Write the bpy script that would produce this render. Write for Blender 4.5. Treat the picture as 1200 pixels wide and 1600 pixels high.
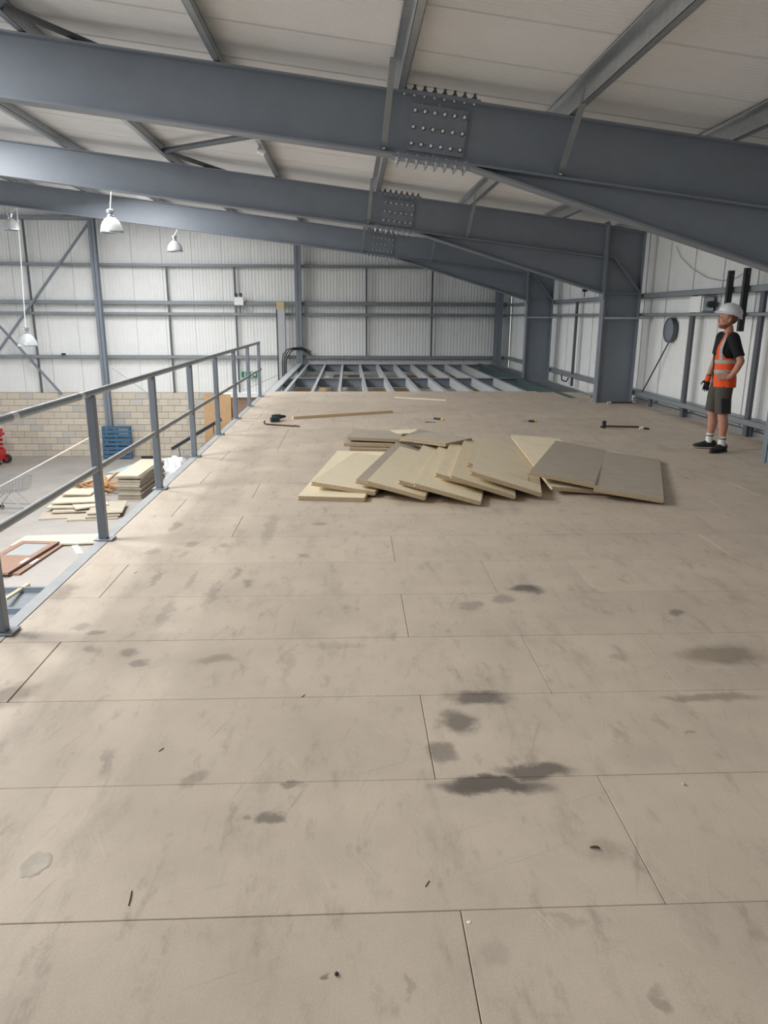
import bpy, bmesh, math, random
from mathutils import Vector, Matrix
random.seed(7)
for o in list(bpy.data.objects): bpy.data.objects.remove(o)
S = bpy.context.scene
COL = S.collection
R = math.radians

# ------------------------------------------------------------------ camera
F_PX, YAW, PITCH, ROLL, CAM_H = 1143.4, 0.0480, 0.2618, 0.0054, 1.602
_fw = Vector((math.sin(YAW)*math.cos(PITCH), math.cos(YAW)*math.cos(PITCH), -math.sin(PITCH)))
_rt = Vector((math.cos(YAW), -math.sin(YAW), 0)); _up = _rt.cross(_fw)
_r2 = _rt*math.cos(ROLL) + _up*math.sin(ROLL); _u2 = _up*math.cos(ROLL) - _rt*math.sin(ROLL)
cam_d = bpy.data.cameras.new('camera'); cam = bpy.data.objects.new('camera', cam_d); COL.objects.link(cam)
cam_d.sensor_fit = 'VERTICAL'; cam_d.sensor_height = 36; cam_d.lens = F_PX/1600*36
cam_d.clip_start = .05; cam_d.clip_end = 300
m = Matrix.Identity(4)
for i in range(3): m[i][0] = _r2[i]; m[i][1] = _u2[i]; m[i][2] = -_fw[i]
m[2][3] = CAM_H
cam.matrix_world = m
S.camera = cam

# ------------------------------------------------------------------ world, light, exposure
W = bpy.data.worlds.new('world'); S.world = W; W.use_nodes = True
W.node_tree.nodes['Background'].inputs[0].default_value = (.88, .95, 1, 1)
W.node_tree.nodes['Background'].inputs[1].default_value = 1.3
def area(name, loc, target, sx, sy, power, col=(1, 1, 1)):
    l = bpy.data.lights.new(name, 'AREA'); l.shape = 'RECTANGLE'; l.size = sx; l.size_y = sy; l.energy = power; l.color = col
    o = bpy.data.objects.new(name, l); COL.objects.link(o); o.location = loc
    o.rotation_euler = (Vector(target)-Vector(loc)).to_track_quat('-Z', 'Y').to_euler()
    return o
# added area lights below the roof, out of view, to brighten deck and gable
FILL_LIGHTS = [(-8.6, -3.0, 120), (-5.6, 5.0, 760), (-7.0, 11.0, 880), (-5.2, 17.1, 600), (-6.2, 21.9, 360), (-.9, -2.2, 100)]
for x_, y_, pw in FILL_LIGHTS:
    area('added_fill_light', (x_, y_, 3.86-.118*x_), (x_+.45, y_, 0), 2.4, 3.4, pw, (.97, .985, 1))
S.view_settings.view_transform = 'Standard'; S.view_settings.look = 'None'
S.view_settings.exposure = 0.36; S.view_settings.gamma = 1; S.view_settings.use_curve_mapping = False

# ------------------------------------------------------------------ main dimensions (metres; mezzanine deck top is z = 0)
D1, BAY = 8.02, 6.06
D2, D3, D4 = D1+BAY, D1+2*BAY, 26.2
ZG = -3.29                       # ground floor
SL = .118                        # roof slope
RT0, RB0 = 3.79, 3.205           # rafter top / underside at x = 0
RIDGE = -13.0
def rtop(x): return RT0 - SL*x if x > RIDGE else RT0 - SL*RIDGE + SL*(x-RIDGE)
COLX0, COLX1 = 4.75, 5.45
WALLX = 5.70
WALLY = 26.42

# ------------------------------------------------------------------ helpers
def V(*a): return Vector(a)
class MB:
    def __init__(s): s.v = []; s.f = []
    def add(s, vs, fs):
        n = len(s.v); s.v += [Vector(p) for p in vs]; s.f += [tuple(i+n for i in f) for f in fs]; return s
    def box(s, x0, x1, y0, y1, z0, z1):
        return s.add([(x0,y0,z0),(x1,y0,z0),(x1,y1,z0),(x0,y1,z0),(x0,y0,z1),(x1,y0,z1),(x1,y1,z1),(x0,y1,z1)],
                     [(0,3,2,1),(4,5,6,7),(0,1,5,4),(1,2,6,5),(2,3,7,6),(3,0,4,7)])
    def cbox(s, x0, x1, y0, y1, z0, z1, c):   # box with chamfered edges (all 12)
        xs, ys, zs = (x0,x1), (y0,y1), (z0,z1)
        bm = bmesh.new(); bmesh.ops.create_cube(bm, size=1)
        for v in bm.verts:
            v.co = ((xs[v.co.x > 0]), (ys[v.co.y > 0]), (zs[v.co.z > 0]))
        bmesh.ops.bevel(bm, geom=bm.edges[:], offset=c, segments=1, affect='EDGES')
        return s.bm(bm)
    def bm(s, bm):
        bm.verts.index_update()
        s.add([v.co.copy() for v in bm.verts], [tuple(v.index for v in f.verts) for f in bm.faces]); bm.free(); return s
    def bar(s, p, q, w, h, up=(0,0,1)):
        p, q = Vector(p), Vector(q); d = (q-p).normalized(); up = Vector(up)
        a = d.cross(up)
        if a.length < 1e-4: a = d.cross(Vector((1,0,0)))
        a.normalize(); b = a.cross(d)
        a *= w/2; b *= h/2
        return s.add([p-a-b,p+a-b,p+a+b,p-a+b,q-a-b,q+a-b,q+a+b,q-a+b],
                     [(3,2,1,0),(4,5,6,7),(0,1,5,4),(1,2,6,5),(2,3,7,6),(3,0,4,7)])
    def ext(s, poly, vec):                    # extrude a polygon of 3D points by vec
        n = len(poly); vec = Vector(vec); poly = [Vector(p) for p in poly]
        return s.add(poly+[p+vec for p in poly], [tuple(range(n))[::-1], tuple(range(n, 2*n))]+[(i,(i+1)%n,(i+1)%n+n,i+n) for i in range(n)])
    def tube(s, pts, r, n=10, cap=True):
        pts = [Vector(p) for p in pts]; k = len(pts); rs = r if isinstance(r, (list, tuple)) else [r]*k
        base = len(s.v); d0 = (pts[1]-pts[0]).normalized()
        a = d0.orthogonal().normalized(); fs = []
        for i, p in enumerate(pts):
            d = (pts[min(i+1,k-1)]-pts[max(i-1,0)]).normalized()
            a = (a-d*a.dot(d)).normalized(); b = d.cross(a)
            for j in range(n):
                t = 2*math.pi*j/n; s.v.append(p+(a*math.cos(t)+b*math.sin(t))*rs[i])
        for i in range(k-1):
            for j in range(n):
                s.f.append((base+i*n+j, base+i*n+(j+1)%n, base+(i+1)*n+(j+1)%n, base+(i+1)*n+j))
        if cap:
            s.f.append(tuple(base+j for j in range(n))[::-1]); s.f.append(tuple(base+(k-1)*n+j for j in range(n)))
        return s
    def lathe(s, prof, n=20, o=(0,0,0), close=True):
        o = Vector(o); base = len(s.v); k = len(prof)
        for (r, z) in prof:
            for j in range(n):
                t = 2*math.pi*j/n; s.v.append(o+Vector((r*math.cos(t), r*math.sin(t), z)))
        for i in range(k-1):
            for j in range(n):
                s.f.append((base+i*n+j, base+i*n+(j+1)%n, base+(i+1)*n+(j+1)%n, base+(i+1)*n+j))
        if close:
            s.f.append(tuple(base+j for j in range(n))[::-1]); s.f.append(tuple(base+(k-1)*n+j for j in range(n)))
        return s
    def rings(s, rings, n=18, cap=True):      # rings: (centre, ax, ay) with half-axis vectors
        base = len(s.v); k = len(rings)
        for c, a, b in rings:
            c, a, b = Vector(c), Vector(a), Vector(b)
            for j in range(n):
                t = 2*math.pi*j/n; s.v.append(c+a*math.cos(t)+b*math.sin(t))
        for i in range(k-1):
            for j in range(n):
                s.f.append((base+i*n+j, base+i*n+(j+1)%n, base+(i+1)*n+(j+1)%n, base+(i+1)*n+j))
        if cap:
            s.f.append(tuple(base+j for j in range(n))[::-1]); s.f.append(tuple(base+(k-1)*n+j for j in range(n)))
        return s
    def ball(s, c, rx, ry, rz, n=14, mtx=None):
        bm = bmesh.new(); bmesh.ops.create_uvsphere(bm, u_segments=n, v_segments=max(6, n*2//3), radius=1)
        for v in bm.verts:
            p = Vector((v.co.x*rx, v.co.y*ry, v.co.z*rz))
            if mtx: p = mtx @ p
            v.co = p+Vector(c)
        return s.bm(bm)
    def xf(s, mtx): s.v = [mtx @ p for p in s.v]; return s
    def mesh(s, name, mat, smooth=False):
        me = bpy.data.meshes.new(name); me.from_pydata([tuple(p) for p in s.v], [], s.f); me.materials.append(mat)
        bm = bmesh.new(); bm.from_mesh(me); bmesh.ops.recalc_face_normals(bm, faces=bm.faces); bm.to_mesh(me); bm.free()
        if smooth:
            for p in me.polygons: p.use_smooth = True
            try: me.set_sharp_from_angle(angle=R(40))
            except Exception: pass
        me.update(); return me
    def build(s, name, mat, parent=None, smooth=False):
        """top-level: origin moves to the base of the mesh; part: vertices are given in world space and moved into the parent's"""
        if parent is not None:
            off = world_loc(parent); s.v = [p-off for p in s.v]; loc = (0,0,0)
        else:
            xs = [p.x for p in s.v]; ys = [p.y for p in s.v]; zs = [p.z for p in s.v]
            loc = Vector(((min(xs)+max(xs))/2, (min(ys)+max(ys))/2, min(zs))); s.v = [p-loc for p in s.v]
        return link(name, s.mesh(name, mat, smooth), parent, loc)
    def local(s, name, mat, parent, smooth=False):      # part given in the parent's own space
        if parent.name.startswith('person') or (parent.parent and parent.parent.name.startswith('person')):
            s.v = [p+Vector((max(0, p.z-.45)*.078, 0, 0)) for p in s.v]      # slight forward stance of the upper body
        return link(name, s.mesh(name, mat, smooth), parent)
def world_loc(o):
    l = Vector((0,0,0))
    while o is not None: l += o.location; o = o.parent
    return l
def link(name, data, parent=None, loc=(0,0,0), rot=None):
    o = bpy.data.objects.new(name, data); COL.objects.link(o); o.location = loc
    if rot is not None: o.rotation_euler = rot
    if parent is not None: o.parent = parent
    return o
def tag(o, label, cat, group=None):
    o['label'] = label; o['category'] = cat
    if group: o['group'] = group
    return o
def struct(o, label=None, cat='structure'):
    o['kind'] = 'structure'
    if label: o['label'] = label; o['category'] = cat
    return o
def thing(name, loc, label, cat, group=None, rz=0):
    o = link(name, None, None, loc, (0,0,rz)); return tag(o, label, cat, group)
def copy_tree(o, parent=None):
    c = o.copy(); COL.objects.link(c)
    if parent is not None: c.parent = parent
    for ch in list(o.children): copy_tree(ch, c)
    return c
def ray(px, py):
    return _fw + _r2*((px-600)/F_PX) - _u2*((py-800)/F_PX)
EYE = V(0, 0, CAM_H)
def atZ(px, py, z): d = ray(px, py); return EYE+d*((z-CAM_H)/d.z)
def atY(px, py, y): d = ray(px, py); return EYE+d*(y/d.y)
def atX(px, py, x): d = ray(px, py); return EYE+d*(x/d.x)

# ------------------------------------------------------------------ materials
def srgb(r, g, b):
    f = lambda c: (c/255)/12.92 if c/255 <= .04045 else ((c/255+.055)/1.055)**2.4
    return (f(r), f(g), f(b), 1)
def mat(name, col, rough=.6, metal=0, var=0.0, scale=6, bump=0.0, bscale=60, dirt=None, dscale=2.0, rnd=0.0, detail=6, stretch=(1,1,1), spec=.5):
    M = bpy.data.materials.new(name); M.use_nodes = True; nt = M.node_tree; N = nt.nodes; L = nt.links
    b = N['Principled BSDF']; b.inputs['Roughness'].default_value = rough; b.inputs['Metallic'].default_value = metal
    b.inputs['Specular IOR Level'].default_value = spec
    tc = N.new('ShaderNodeTexCoord'); mp = N.new('ShaderNodeMapping'); mp.inputs['Scale'].default_value = stretch
    L.new(tc.outputs['Object'], mp.inputs[0])
    cur = None
    rgb = N.new('ShaderNodeRGB'); rgb.outputs[0].default_value = col; cur = rgb.outputs[0]
    if var:
        n = N.new('ShaderNodeTexNoise'); n.inputs['Scale'].default_value = scale; n.inputs['Detail'].default_value = detail; n.inputs['Roughness'].default_value = .65
        L.new(mp.outputs[0], n.inputs['Vector'])
        mr = N.new('ShaderNodeMapRange'); mr.inputs[1].default_value = .3; mr.inputs[2].default_value = .7; mr.inputs[3].default_value = 1-var; mr.inputs[4].default_value = 1+var
        L.new(n.outputs[0], mr.inputs[0])
        mx = N.new('ShaderNodeVectorMath'); mx.operation = 'SCALE'; L.new(cur, mx.inputs[0]); L.new(mr.outputs[0], mx.inputs['Scale']); cur = mx.outputs[0]
    if rnd:
        oi = N.new('ShaderNodeObjectInfo'); mr = N.new('ShaderNodeMapRange'); mr.inputs[3].default_value = 1-rnd; mr.inputs[4].default_value = 1+rnd
        L.new(oi.outputs['Random'], mr.inputs[0])
        mx = N.new('ShaderNodeVectorMath'); mx.operation = 'SCALE'; L.new(cur, mx.inputs[0]); L.new(mr.outputs[0], mx.inputs['Scale']); cur = mx.outputs[0]
    if dirt:
        n = N.new('ShaderNodeTexNoise'); n.inputs['Scale'].default_value = dscale; n.inputs['Detail'].default_value = 8; n.inputs['Roughness'].default_value = .7
        L.new(mp.outputs[0], n.inputs['Vector'])
        mr = N.new('ShaderNodeMapRange'); mr.inputs[1].default_value = .5; mr.inputs[2].default_value = .75; mr.inputs[4].default_value = dirt[1]
        L.new(n.outputs[0], mr.inputs[0])
        mx = N.new('ShaderNodeMix'); mx.data_type = 'RGBA'; L.new(mr.outputs[0], mx.inputs['Factor']); L.new(cur, mx.inputs['A']); mx.inputs['B'].default_value = dirt[0]; cur = mx.outputs['Result']
    L.new(cur, b.inputs['Base Color'])
    if bump:
        n = N.new('ShaderNodeTexNoise'); n.inputs['Scale'].default_value = bscale; n.inputs['Detail'].default_value = 5
        L.new(mp.outputs[0], n.inputs['Vector'])
        bp = N.new('ShaderNodeBump'); bp.inputs['Strength'].default_value = bump; bp.inputs['Distance'].default_value = .01
        L.new(n.outputs[0], bp.inputs['Height']); L.new(bp.outputs[0], b.inputs['Normal'])
    return M
STEEL = mat('painted_steel', srgb(127, 134, 143), .42, 0, .05, 3, dirt=(srgb(112, 119, 127), .5), dscale=1.2)
STRIP = mat('dusty_steel', srgb(168, 170, 170), .6, 0, .08, 5, dirt=(srgb(140, 138, 132), .5), dscale=4)
HRAIL_LIT = mat('handrail_sky_lit', srgb(150, 160, 168), .32, 0, .05, 4, dirt=(srgb(124, 130, 134), .5), dscale=3)  # base colour lightened to stand in for sky reflected on the tube
STEELD = mat('dark_steel', srgb(88, 92, 97), .5, 0, .06, 5)
GALV = mat('galvanised_steel', srgb(190, 194, 197), .3, .8, .12, 14)
JOIST = mat('joist_steel', srgb(205, 208, 209), .4, .2, .1, 10)
GIRT = mat('girt_steel', srgb(140, 146, 150), .45, .25, .08, 6)
BOLT = mat('zinc_bolt', srgb(240, 240, 240), .35, .15)
CLAD = mat('white_liner_sheet', srgb(236, 236, 233), .5, 0, .03, 1.5, dirt=(srgb(205, 204, 198), .35), dscale=.8)
ROOF = mat('roof_liner_sheet', srgb(232, 232, 232), .55, 0, .03, 1.5, dirt=(srgb(212, 210, 207), .4), dscale=.9)
BLOCK = mat('concrete_block', srgb(206, 195, 178), .9, 0, .08, 14, bump=.3, bscale=70, rnd=.09)
BLOCKG = mat('grey_concrete_block', srgb(193, 188, 179), .9, 0, .07, 14, bump=.3, bscale=70, rnd=.06)
MORTAR = mat('mortar', srgb(158, 146, 132), .95, 0, .08, 20)
CONC = mat('concrete_slab', srgb(166, 160, 153), .8, 0, .07, 1.2, bump=.1, bscale=40, dirt=(srgb(142, 136, 130), .6), dscale=.5)
CHIP2 = mat('chipboard_dusty', srgb(214, 202, 178), .75, 0, .06, 30, rnd=.06, dirt=(srgb(190, 176, 150), .5), dscale=3)
CHIP = mat('chipboard_pale', srgb(241, 227, 197), .75, 0, .06, 30, bump=.15, bscale=140, dirt=(srgb(216, 199, 166), .5), dscale=3, rnd=.05)
CHIPG = mat('chipboard_weathered', srgb(186, 175, 158), .75, 0, .08, 16, bump=.15, bscale=120, dirt=(srgb(134, 124, 112), .6), dscale=4, stretch=(1,2.5,1), rnd=.05)
CHIPE = mat('chipboard_edge', srgb(184, 163, 132), .9, 0, .4, 90, bump=.6, bscale=150)
TIMBER = mat('sawn_timber', srgb(212, 190, 156), .75, 0, .12, 8, stretch=(1,8,8), rnd=.1)
TIMBERO = mat('orange_timber', srgb(190, 142, 96), .75, 0, .15, 8, rnd=.15)
PLY = mat('plywood', srgb(196, 160, 118), .7, 0, .1, 5, stretch=(5,1,1))
BLUE = mat('blue_paint', srgb(58, 98, 128), .6, 0, .12, 9, dirt=(srgb(50, 70, 86), .6), dscale=5)
RED = mat('red_paint', srgb(190, 30, 34), .4, 0, .06, 5)
BROWN = mat('door_veneer', srgb(156, 126, 108), .5, 0, .1, 4, stretch=(1,6,1))
BROWND = mat('door_edge', srgb(92, 60, 46), .6, 0, .12, 8)
BLACK = mat('black_plastic', srgb(38, 39, 41), .5)
DARK = mat('dark_rubber', srgb(46, 48, 50), .6, 0, .1, 12)
WHITE = mat('white_plastic', srgb(238, 238, 236), .45)
CHROME = mat('bright_wire', srgb(150, 152, 154), .4, .3)
GLASSY = mat('grey_glass', srgb(176, 178, 176), .15)
YEL = mat('yellow_plastic', srgb(214, 186, 60), .5)
GREEN = mat('green_sign', srgb(0, 122, 84), .5)
ROPE = mat('white_rope', srgb(226, 220, 206), .8)
SHEET = mat('white_sheeting', srgb(232, 233, 234), .4, 0, .04, 6)
BLUEGL = mat('pale_blue_film', srgb(196, 214, 218), .3, 0, .05, 6)
TEAL = mat('drill_body', srgb(34, 62, 64), .5)
RUST = mat('rusty_iron', srgb(108, 74, 58), .7, .3, .2, 30)
DUCT = mat('duct_grey', srgb(176, 180, 182), .55, 0, .05, 4)
FOAM = mat('tan_foam', srgb(196, 178, 140), .9, 0, .15, 40, bump=.5)
SKIN = mat('skin', srgb(196, 142, 120), .55, 0, .06, 20)
HAIR = mat('ginger_brown_hair', srgb(134, 86, 64), .8, 0, .2, 60)
TSHIRT = mat('black_cotton', srgb(24, 24, 27), .9)
VEST = mat('orange_hi_vis', srgb(250, 92, 34), .7, 0, .05, 8)
TAPE = mat('reflective_tape', srgb(178, 174, 166), .45)
SHORT = mat('grey_work_shorts', srgb(84, 79, 72), .9, 0, .1, 20)
HATM = mat('white_helmet', srgb(240, 241, 243), .3)
PLASTER = mat('dried_plaster', srgb(196, 186, 172), .9, 0, .1, 40)

def lamp_acrylic():
    M = bpy.data.materials.new('ribbed_acrylic'); M.use_nodes = True; b = M.node_tree.nodes['Principled BSDF']
    b.inputs['Base Color'].default_value = srgb(238, 240, 240); b.inputs['Roughness'].default_value = .18
    b.inputs['Transmission Weight'].default_value = .65; b.inputs['IOR'].default_value = 1.3
    return M
ACRYL = lamp_acrylic()

# deck chipboard with its own stains (each stain has a place and shape on the boards)
STAINS = [ # pixel x, y, half-width, half-height, strength, tone (0 dark grey, 1 brown)
 (822,920,34,9,.62,0),(787,937,22,9,.32,0),(738,947,21,9,.3,0),(1128,1024,88,20,.42,1),(1110,1090,100,10,.36,1),
 (748,1089,62,15,.58,0),(716,1126,36,24,.55,0),(690,1172,28,19,.42,0),(832,1203,74,18,.6,0),(768,1226,118,17,.68,0),
 (418,1278,34,13,.5,0),(375,1279,11,7,.34,0),(455,1227,18,7,.4,0),(16,1086,44,26,.5,1),(95,925,24,16,.36,1),
 (203,1019,18,9,.36,0),(217,1037,20,9,.36,0),(138,1014,18,6,.28,0),(148,989,18,8,.36,0),(132,978,17,7,.3,0),
 (1055,957,19,6,.42,0),(501,1511,12,8,.5,0),(300,1214,17,16,.26,0),(345,1030,44,8,.3,1),(422,826,13,30,.22,0),
 (300,850,16,6,.26,0),(347,852,12,6,.24,0),(370,895,9,12,.26,0),(384,912,10,8,.26,0),(275,822,9,10,.3,0),(240,862,12,8,.25,0),
 (240,905,9,18,.24,0),(300,905,8,16,.22,0),(170,1190,9,30,.22,0),(470,1240,1,1,0,0),(1078,1147,12,4,.3,1),(965,1025,18,7,.22,0),
 (475,868,14,4,.24,0),(500,819,16,3,.3,0),(525,1010,60,6,.14,0),(640,1545,8,26,.2,0),(1040,1570,16,26,.3,0),(1000,1180,60,26,.09,0),
 (880,1440,40,10,.18,1),(945,1330,50,26,.2,1),(770,1490,30,30,.14,0),(260,960,10,26,.2,0),(330,930,10,26,.2,0),(450,1040,10,40,.12,0)]
def deck_material():
    M = bpy.data.materials.new('deck_chipboard'); M.use_nodes = True; nt = M.node_tree; N = nt.nodes; L = nt.links
    b = N['Principled BSDF']; b.inputs['Roughness'].default_value = .62; b.inputs['Specular IOR Level'].default_value = .35
    g = N.new('ShaderNodeNewGeometry'); pos = g.outputs['Position']
    def noise(sc, det=6, ro=.6, vec=pos, stretch=None):
        if stretch:
            mp = N.new('ShaderNodeMapping'); mp.inputs['Scale'].default_value = stretch; L.new(vec, mp.inputs[0]); vec = mp.outputs[0]
        n = N.new('ShaderNodeTexNoise'); n.inputs['Scale'].default_value = sc; n.inputs['Detail'].default_value = det; n.inputs['Roughness'].default_value = ro; L.new(vec, n.inputs['Vector']); return n
    def rng(src, a, c, d, e):
        r = N.new('ShaderNodeMapRange'); r.interpolation_type = 'SMOOTHSTEP'
        for i, x in enumerate((a, c, d, e)): r.inputs[i+1].default_value = x
        L.new(src, r.inputs[0]); return r.outputs[0]
    def mix(a, bcol, fac):
        mx = N.new('ShaderNodeMix'); mx.data_type = 'RGBA'; L.new(fac, mx.inputs['Factor']); L.new(a, mx.inputs['A']); mx.inputs['B'].default_value = bcol; return mx.outputs['Result']
    def scale(a, fac):
        mx = N.new('ShaderNodeVectorMath'); mx.operation = 'SCALE'; L.new(a, mx.inputs[0]); L.new(fac, mx.inputs['Scale']); return mx.outputs[0]
    rgb = N.new('ShaderNodeRGB'); rgb.outputs[0].default_value = srgb(204, 189, 171); cur = rgb.outputs[0]
    cur = scale(cur, rng(noise(160, 3).outputs[0], .25, .75, .94, 1.06))          # chip grain
    cur = scale(cur, rng(noise(2.2, 7, .65).outputs[0], .3, .7, .93, 1.06))       # broad mottling
    oi = N.new('ShaderNodeObjectInfo'); cur = scale(cur, rng(oi.outputs['Random'], 0, 1, .965, 1.03))
    cur = mix(cur, srgb(158, 146, 132), rng(noise(3.2, 9, .72, stretch=(1.6, .5, 1)).outputs[0], .50, .72, 0, .5))   # dragged dirt
    cur = mix(cur, srgb(148, 135, 121), rng(noise(9, 6, .7, stretch=(1.2, .45, 1)).outputs[0], .54, .72, 0, .5))
    cur = mix(cur, srgb(118, 106, 94), rng(noise(26, 4, .6).outputs[0], .70, .80, 0, .55))        # small specks
    cur = mix(cur, srgb(232, 216, 196), rng(noise(34, 4, .6, stretch=(1, 1, 1)).outputs[0], .68, .80, 0, .4))
    # scuffs and scratches dragged across the boards
    for rot, sc_, col_, st_ in ((.35, (46, 1.6, 1), srgb(150, 138, 126), .34), (-.5, (60, 2.0, 1), srgb(226, 212, 196), .38), (1.2, (50, 1.4, 1), srgb(156, 143, 130), .26), (.05, (22, 1.0, 1), srgb(158, 146, 134), .3)):
        mp = N.new('ShaderNodeMapping'); mp.vector_type = 'POINT'; mp.inputs['Rotation'].default_value = (0, 0, rot); L.new(pos, mp.inputs[0])
        n_ = noise(1.0, 3, .55, vec=mp.outputs[0], stretch=sc_); br_ = noise(1.4, 4, .6, vec=mp.outputs[0])
        ml = N.new('ShaderNodeMath'); ml.operation = 'MULTIPLY'; L.new(rng(n_.outputs[0], .60, .72, 0, st_), ml.inputs[0]); L.new(rng(br_.outputs[0], .46, .62, 0, 1), ml.inputs[1])
        cur = mix(cur, col_, ml.outputs[0])
    # warp for irregular stain outlines
    nw = noise(7, 4, .6); sub = N.new('ShaderNodeVectorMath'); sub.operation = 'SUBTRACT'; L.new(nw.outputs['Color'], sub.inputs[0]); sub.inputs[1].default_value = (.5, .5, .5)
    scw = N.new('ShaderNodeVectorMath'); scw.operation = 'SCALE'; L.new(sub.outputs[0], scw.inputs[0]); scw.inputs['Scale'].default_value = .16
    addw = N.new('ShaderNodeVectorMath'); addw.operation = 'ADD'; L.new(pos, addw.inputs[0]); L.new(scw.outputs[0], addw.inputs[1])
    acc = [None, None]
    for px, py, hw, hh, st, tone in STAINS:
        if st <= 0: continue
        c = atZ(px, py, 0); rx = (atZ(px+hw, py, 0)-c).length; ry = abs(atZ(px, py-hh, 0).y-atZ(px, py+hh, 0).y)/2
        mp = N.new('ShaderNodeMapping'); mp.vector_type = 'POINT'
        mp.inputs['Scale'].default_value = (1/rx, 1/ry, 0); mp.inputs['Location'].default_value = (-c.x/rx, -c.y/ry, 0)
        L.new(addw.outputs[0], mp.inputs[0])
        ln = N.new('ShaderNodeVectorMath'); ln.operation = 'LENGTH'; L.new(mp.outputs[0], ln.inputs[0])
        v = rng(ln.outputs['Value'], .40, 1.05, min(.85, st*1.22), 0)
        if acc[tone] is None: acc[tone] = v
        else:
            mxn = N.new('ShaderNodeMath'); mxn.operation = 'MAXIMUM'; L.new(acc[tone], mxn.inputs[0]); L.new(v, mxn.inputs[1]); acc[tone] = mxn.outputs[0]
    cur = mix(cur, srgb(78, 72, 68), acc[0]); cur = mix(cur, srgb(96, 82, 66), acc[1])
    L.new(cur, b.inputs['Base Color'])
    bp = N.new('ShaderNodeBump'); bp.inputs['Strength'].default_value = .08; bp.inputs['Distance'].default_value = .0015
    L.new(noise(120, 4).outputs[0], bp.inputs['Height']); L.new(bp.outputs[0], b.inputs['Normal'])
    return M
DECK = deck_material()

# ================================================================== STRUCTURE
# ---- ground floor
struct(MB().box(-22, 7, -7, 26.6, ZG-.2, ZG).build('floor_ground', CONC), 'grey concrete slab of the hall below the mezzanine', 'floor')

# ---- mezzanine deck: chipboard sheets 2.4 x 0.6 m laid in rows, on a dark sub-frame
deck = struct(link('floor', None, None, (0, 0, 0)), 'chipboard mezzanine deck of tan sheets stained by traffic', 'floor')
BANG = -.0029
XL, XR, PITCHX = -1.768, 5.64, .5885
START = {-1: .3, 0: .886, 1: .3, 2: .886, 3: .3, 4: .884, 5: .304, 6: 1.47}
EXTRA = {2: (1.476, -1.466), 4: (1.478,)}
mesh_cache = {}
def deck_board(x0, x1, y0, y1, xc):
    w, d = x1-x0, y1-y0
    k = (round(w, 3), round(d, 3))
    if k not in mesh_cache:
        g = .0014
        mesh_cache[k] = MB().cbox(-w/2+g, w/2-g, -d/2+g*.8, d/2-g*.8, -.038, 0, .0014).mesh('board', DECK)
    o = link('board', mesh_cache[k], deck, (( x0+x1)/2, (y0+y1)/2 + math.tan(BANG)*(x0+x1)/2, random.uniform(-.0006, .0006)), (0, 0, BANG))
    return o
for i in range(-5, 24):
    y0 = 1.675-.6+.6*(i+1) if True else 0
    y1 = y0+.6
    st = START.get(i, (.3, .886)[i % 2] if random.random() < .7 else 1.47)
    js = {st}
    x = st
    while x > XL+.3: x -= 4*PITCHX; js.add(x)
    x = st
    while x < XR-.3: x += 4*PITCHX; js.add(x)
    for e in EXTRA.get(i, ()): js.add(e)
    js = sorted(j for j in js if XL+.12 < j < XR-.12)
    js = [XL]+js+[XR]
    for a, b in zip(js, js[1:]):
        if b-a > .05: deck_board(a, b, y0, y1, 0)
# last ragged row at the open end
yE = 1.675+.6*24
for a, b, dy in ((XL, -.3, .10), (-.3, 1.48, .14), (1.48, 3.2, .17), (3.2, 4.15, .22)):
    deck_board(a, b, yE, yE+dy, 0)
sub = MB().box(XL+.01, XR-.02, -3, yE-.05, -.05, -.0395).build('sub_layer', DARK, deck)
# joists and beams under the deck
for k in range(13):
    x = -1.42+.588*k
    if x < XR: MB().box(x-.03, x+.03, -3, 15.5, -.25, -.052).build('deck_joist', GALV, deck)
MB().box(XL-.02, XL+.04, -3, 15.6, -.33, -.052).build('edge_beam', STEEL, deck)
# grey steel edge strip the rail stands on
struct(MB().ext([(-1.845,-3,.004),(-1.768,-3,.004),(-1.768,-3,-.006),(-1.835,-3,-.006),(-1.835,-3,-.12),(-1.845,-3,-.12)], (0,18.6,0)).build('trim_1', STRIP), 'grey steel angle strip along the open deck edge', 'trim')

# ---- wall and roof cladding: ribbed liner sheets one metre wide
def ribbed(n_ribs, length, depth, pitch_w=1.0, e=.004, rc=.006):
    """sheet in local XZ plane (x 0..1, z 0..length), ribs proud towards -y"""
    b = MB(); prof = [(e, rc)]; p = pitch_w/n_ribs
    for i in range(n_ribs):
        x = i*p
        prof += [(x+.18*p+e*(i == 0), 0), (x+.62*p, 0), (x+.74*p, -depth), (x+.94*p, -depth)]
    prof += [(pitch_w-e, rc)]
    n = len(prof)
    vs = [(x, y, 0) for x, y in prof]+[(x, y, length) for x, y in prof]+[(x, y+.03+depth, 0) for x, y in ((.004, 0), (pitch_w-.004, 0))]
    fs = [(i, i+1, n+i+1, n+i) for i in range(n-1)]
    b.add(vs[:2*n], fs)
    b.add([(0, .02, 0), (pitch_w, .02, 0), (pitch_w, .02, length), (0, .02, length)], [(0, 1, 2, 3)])
    return b
wall_back = struct(link('wall_back', None, None, (0, WALLY, 0)), 'white ribbed liner cladding of the far gable wall', 'wall')
for i in range(28):
    x0 = WALLX-1-i*1.0
    ztop = max(rtop(x0), rtop(x0+1))+.2
    zbot = -1.06 if x0 < -4.2 else ZG
    me = ribbed(9, ztop-zbot, .006).mesh('cladding_panel', CLAD)
    link('cladding_panel', me, wall_back, (x0, 0, zbot))
wall_right = struct(link('wall_right', None, None, (WALLX, 0, 0)), 'white ribbed liner cladding of the right-hand side wall', 'wall')
meR = ribbed(9, rtop(WALLX)+.25-ZG, .006).mesh('cladding_panel', CLAD)
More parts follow.
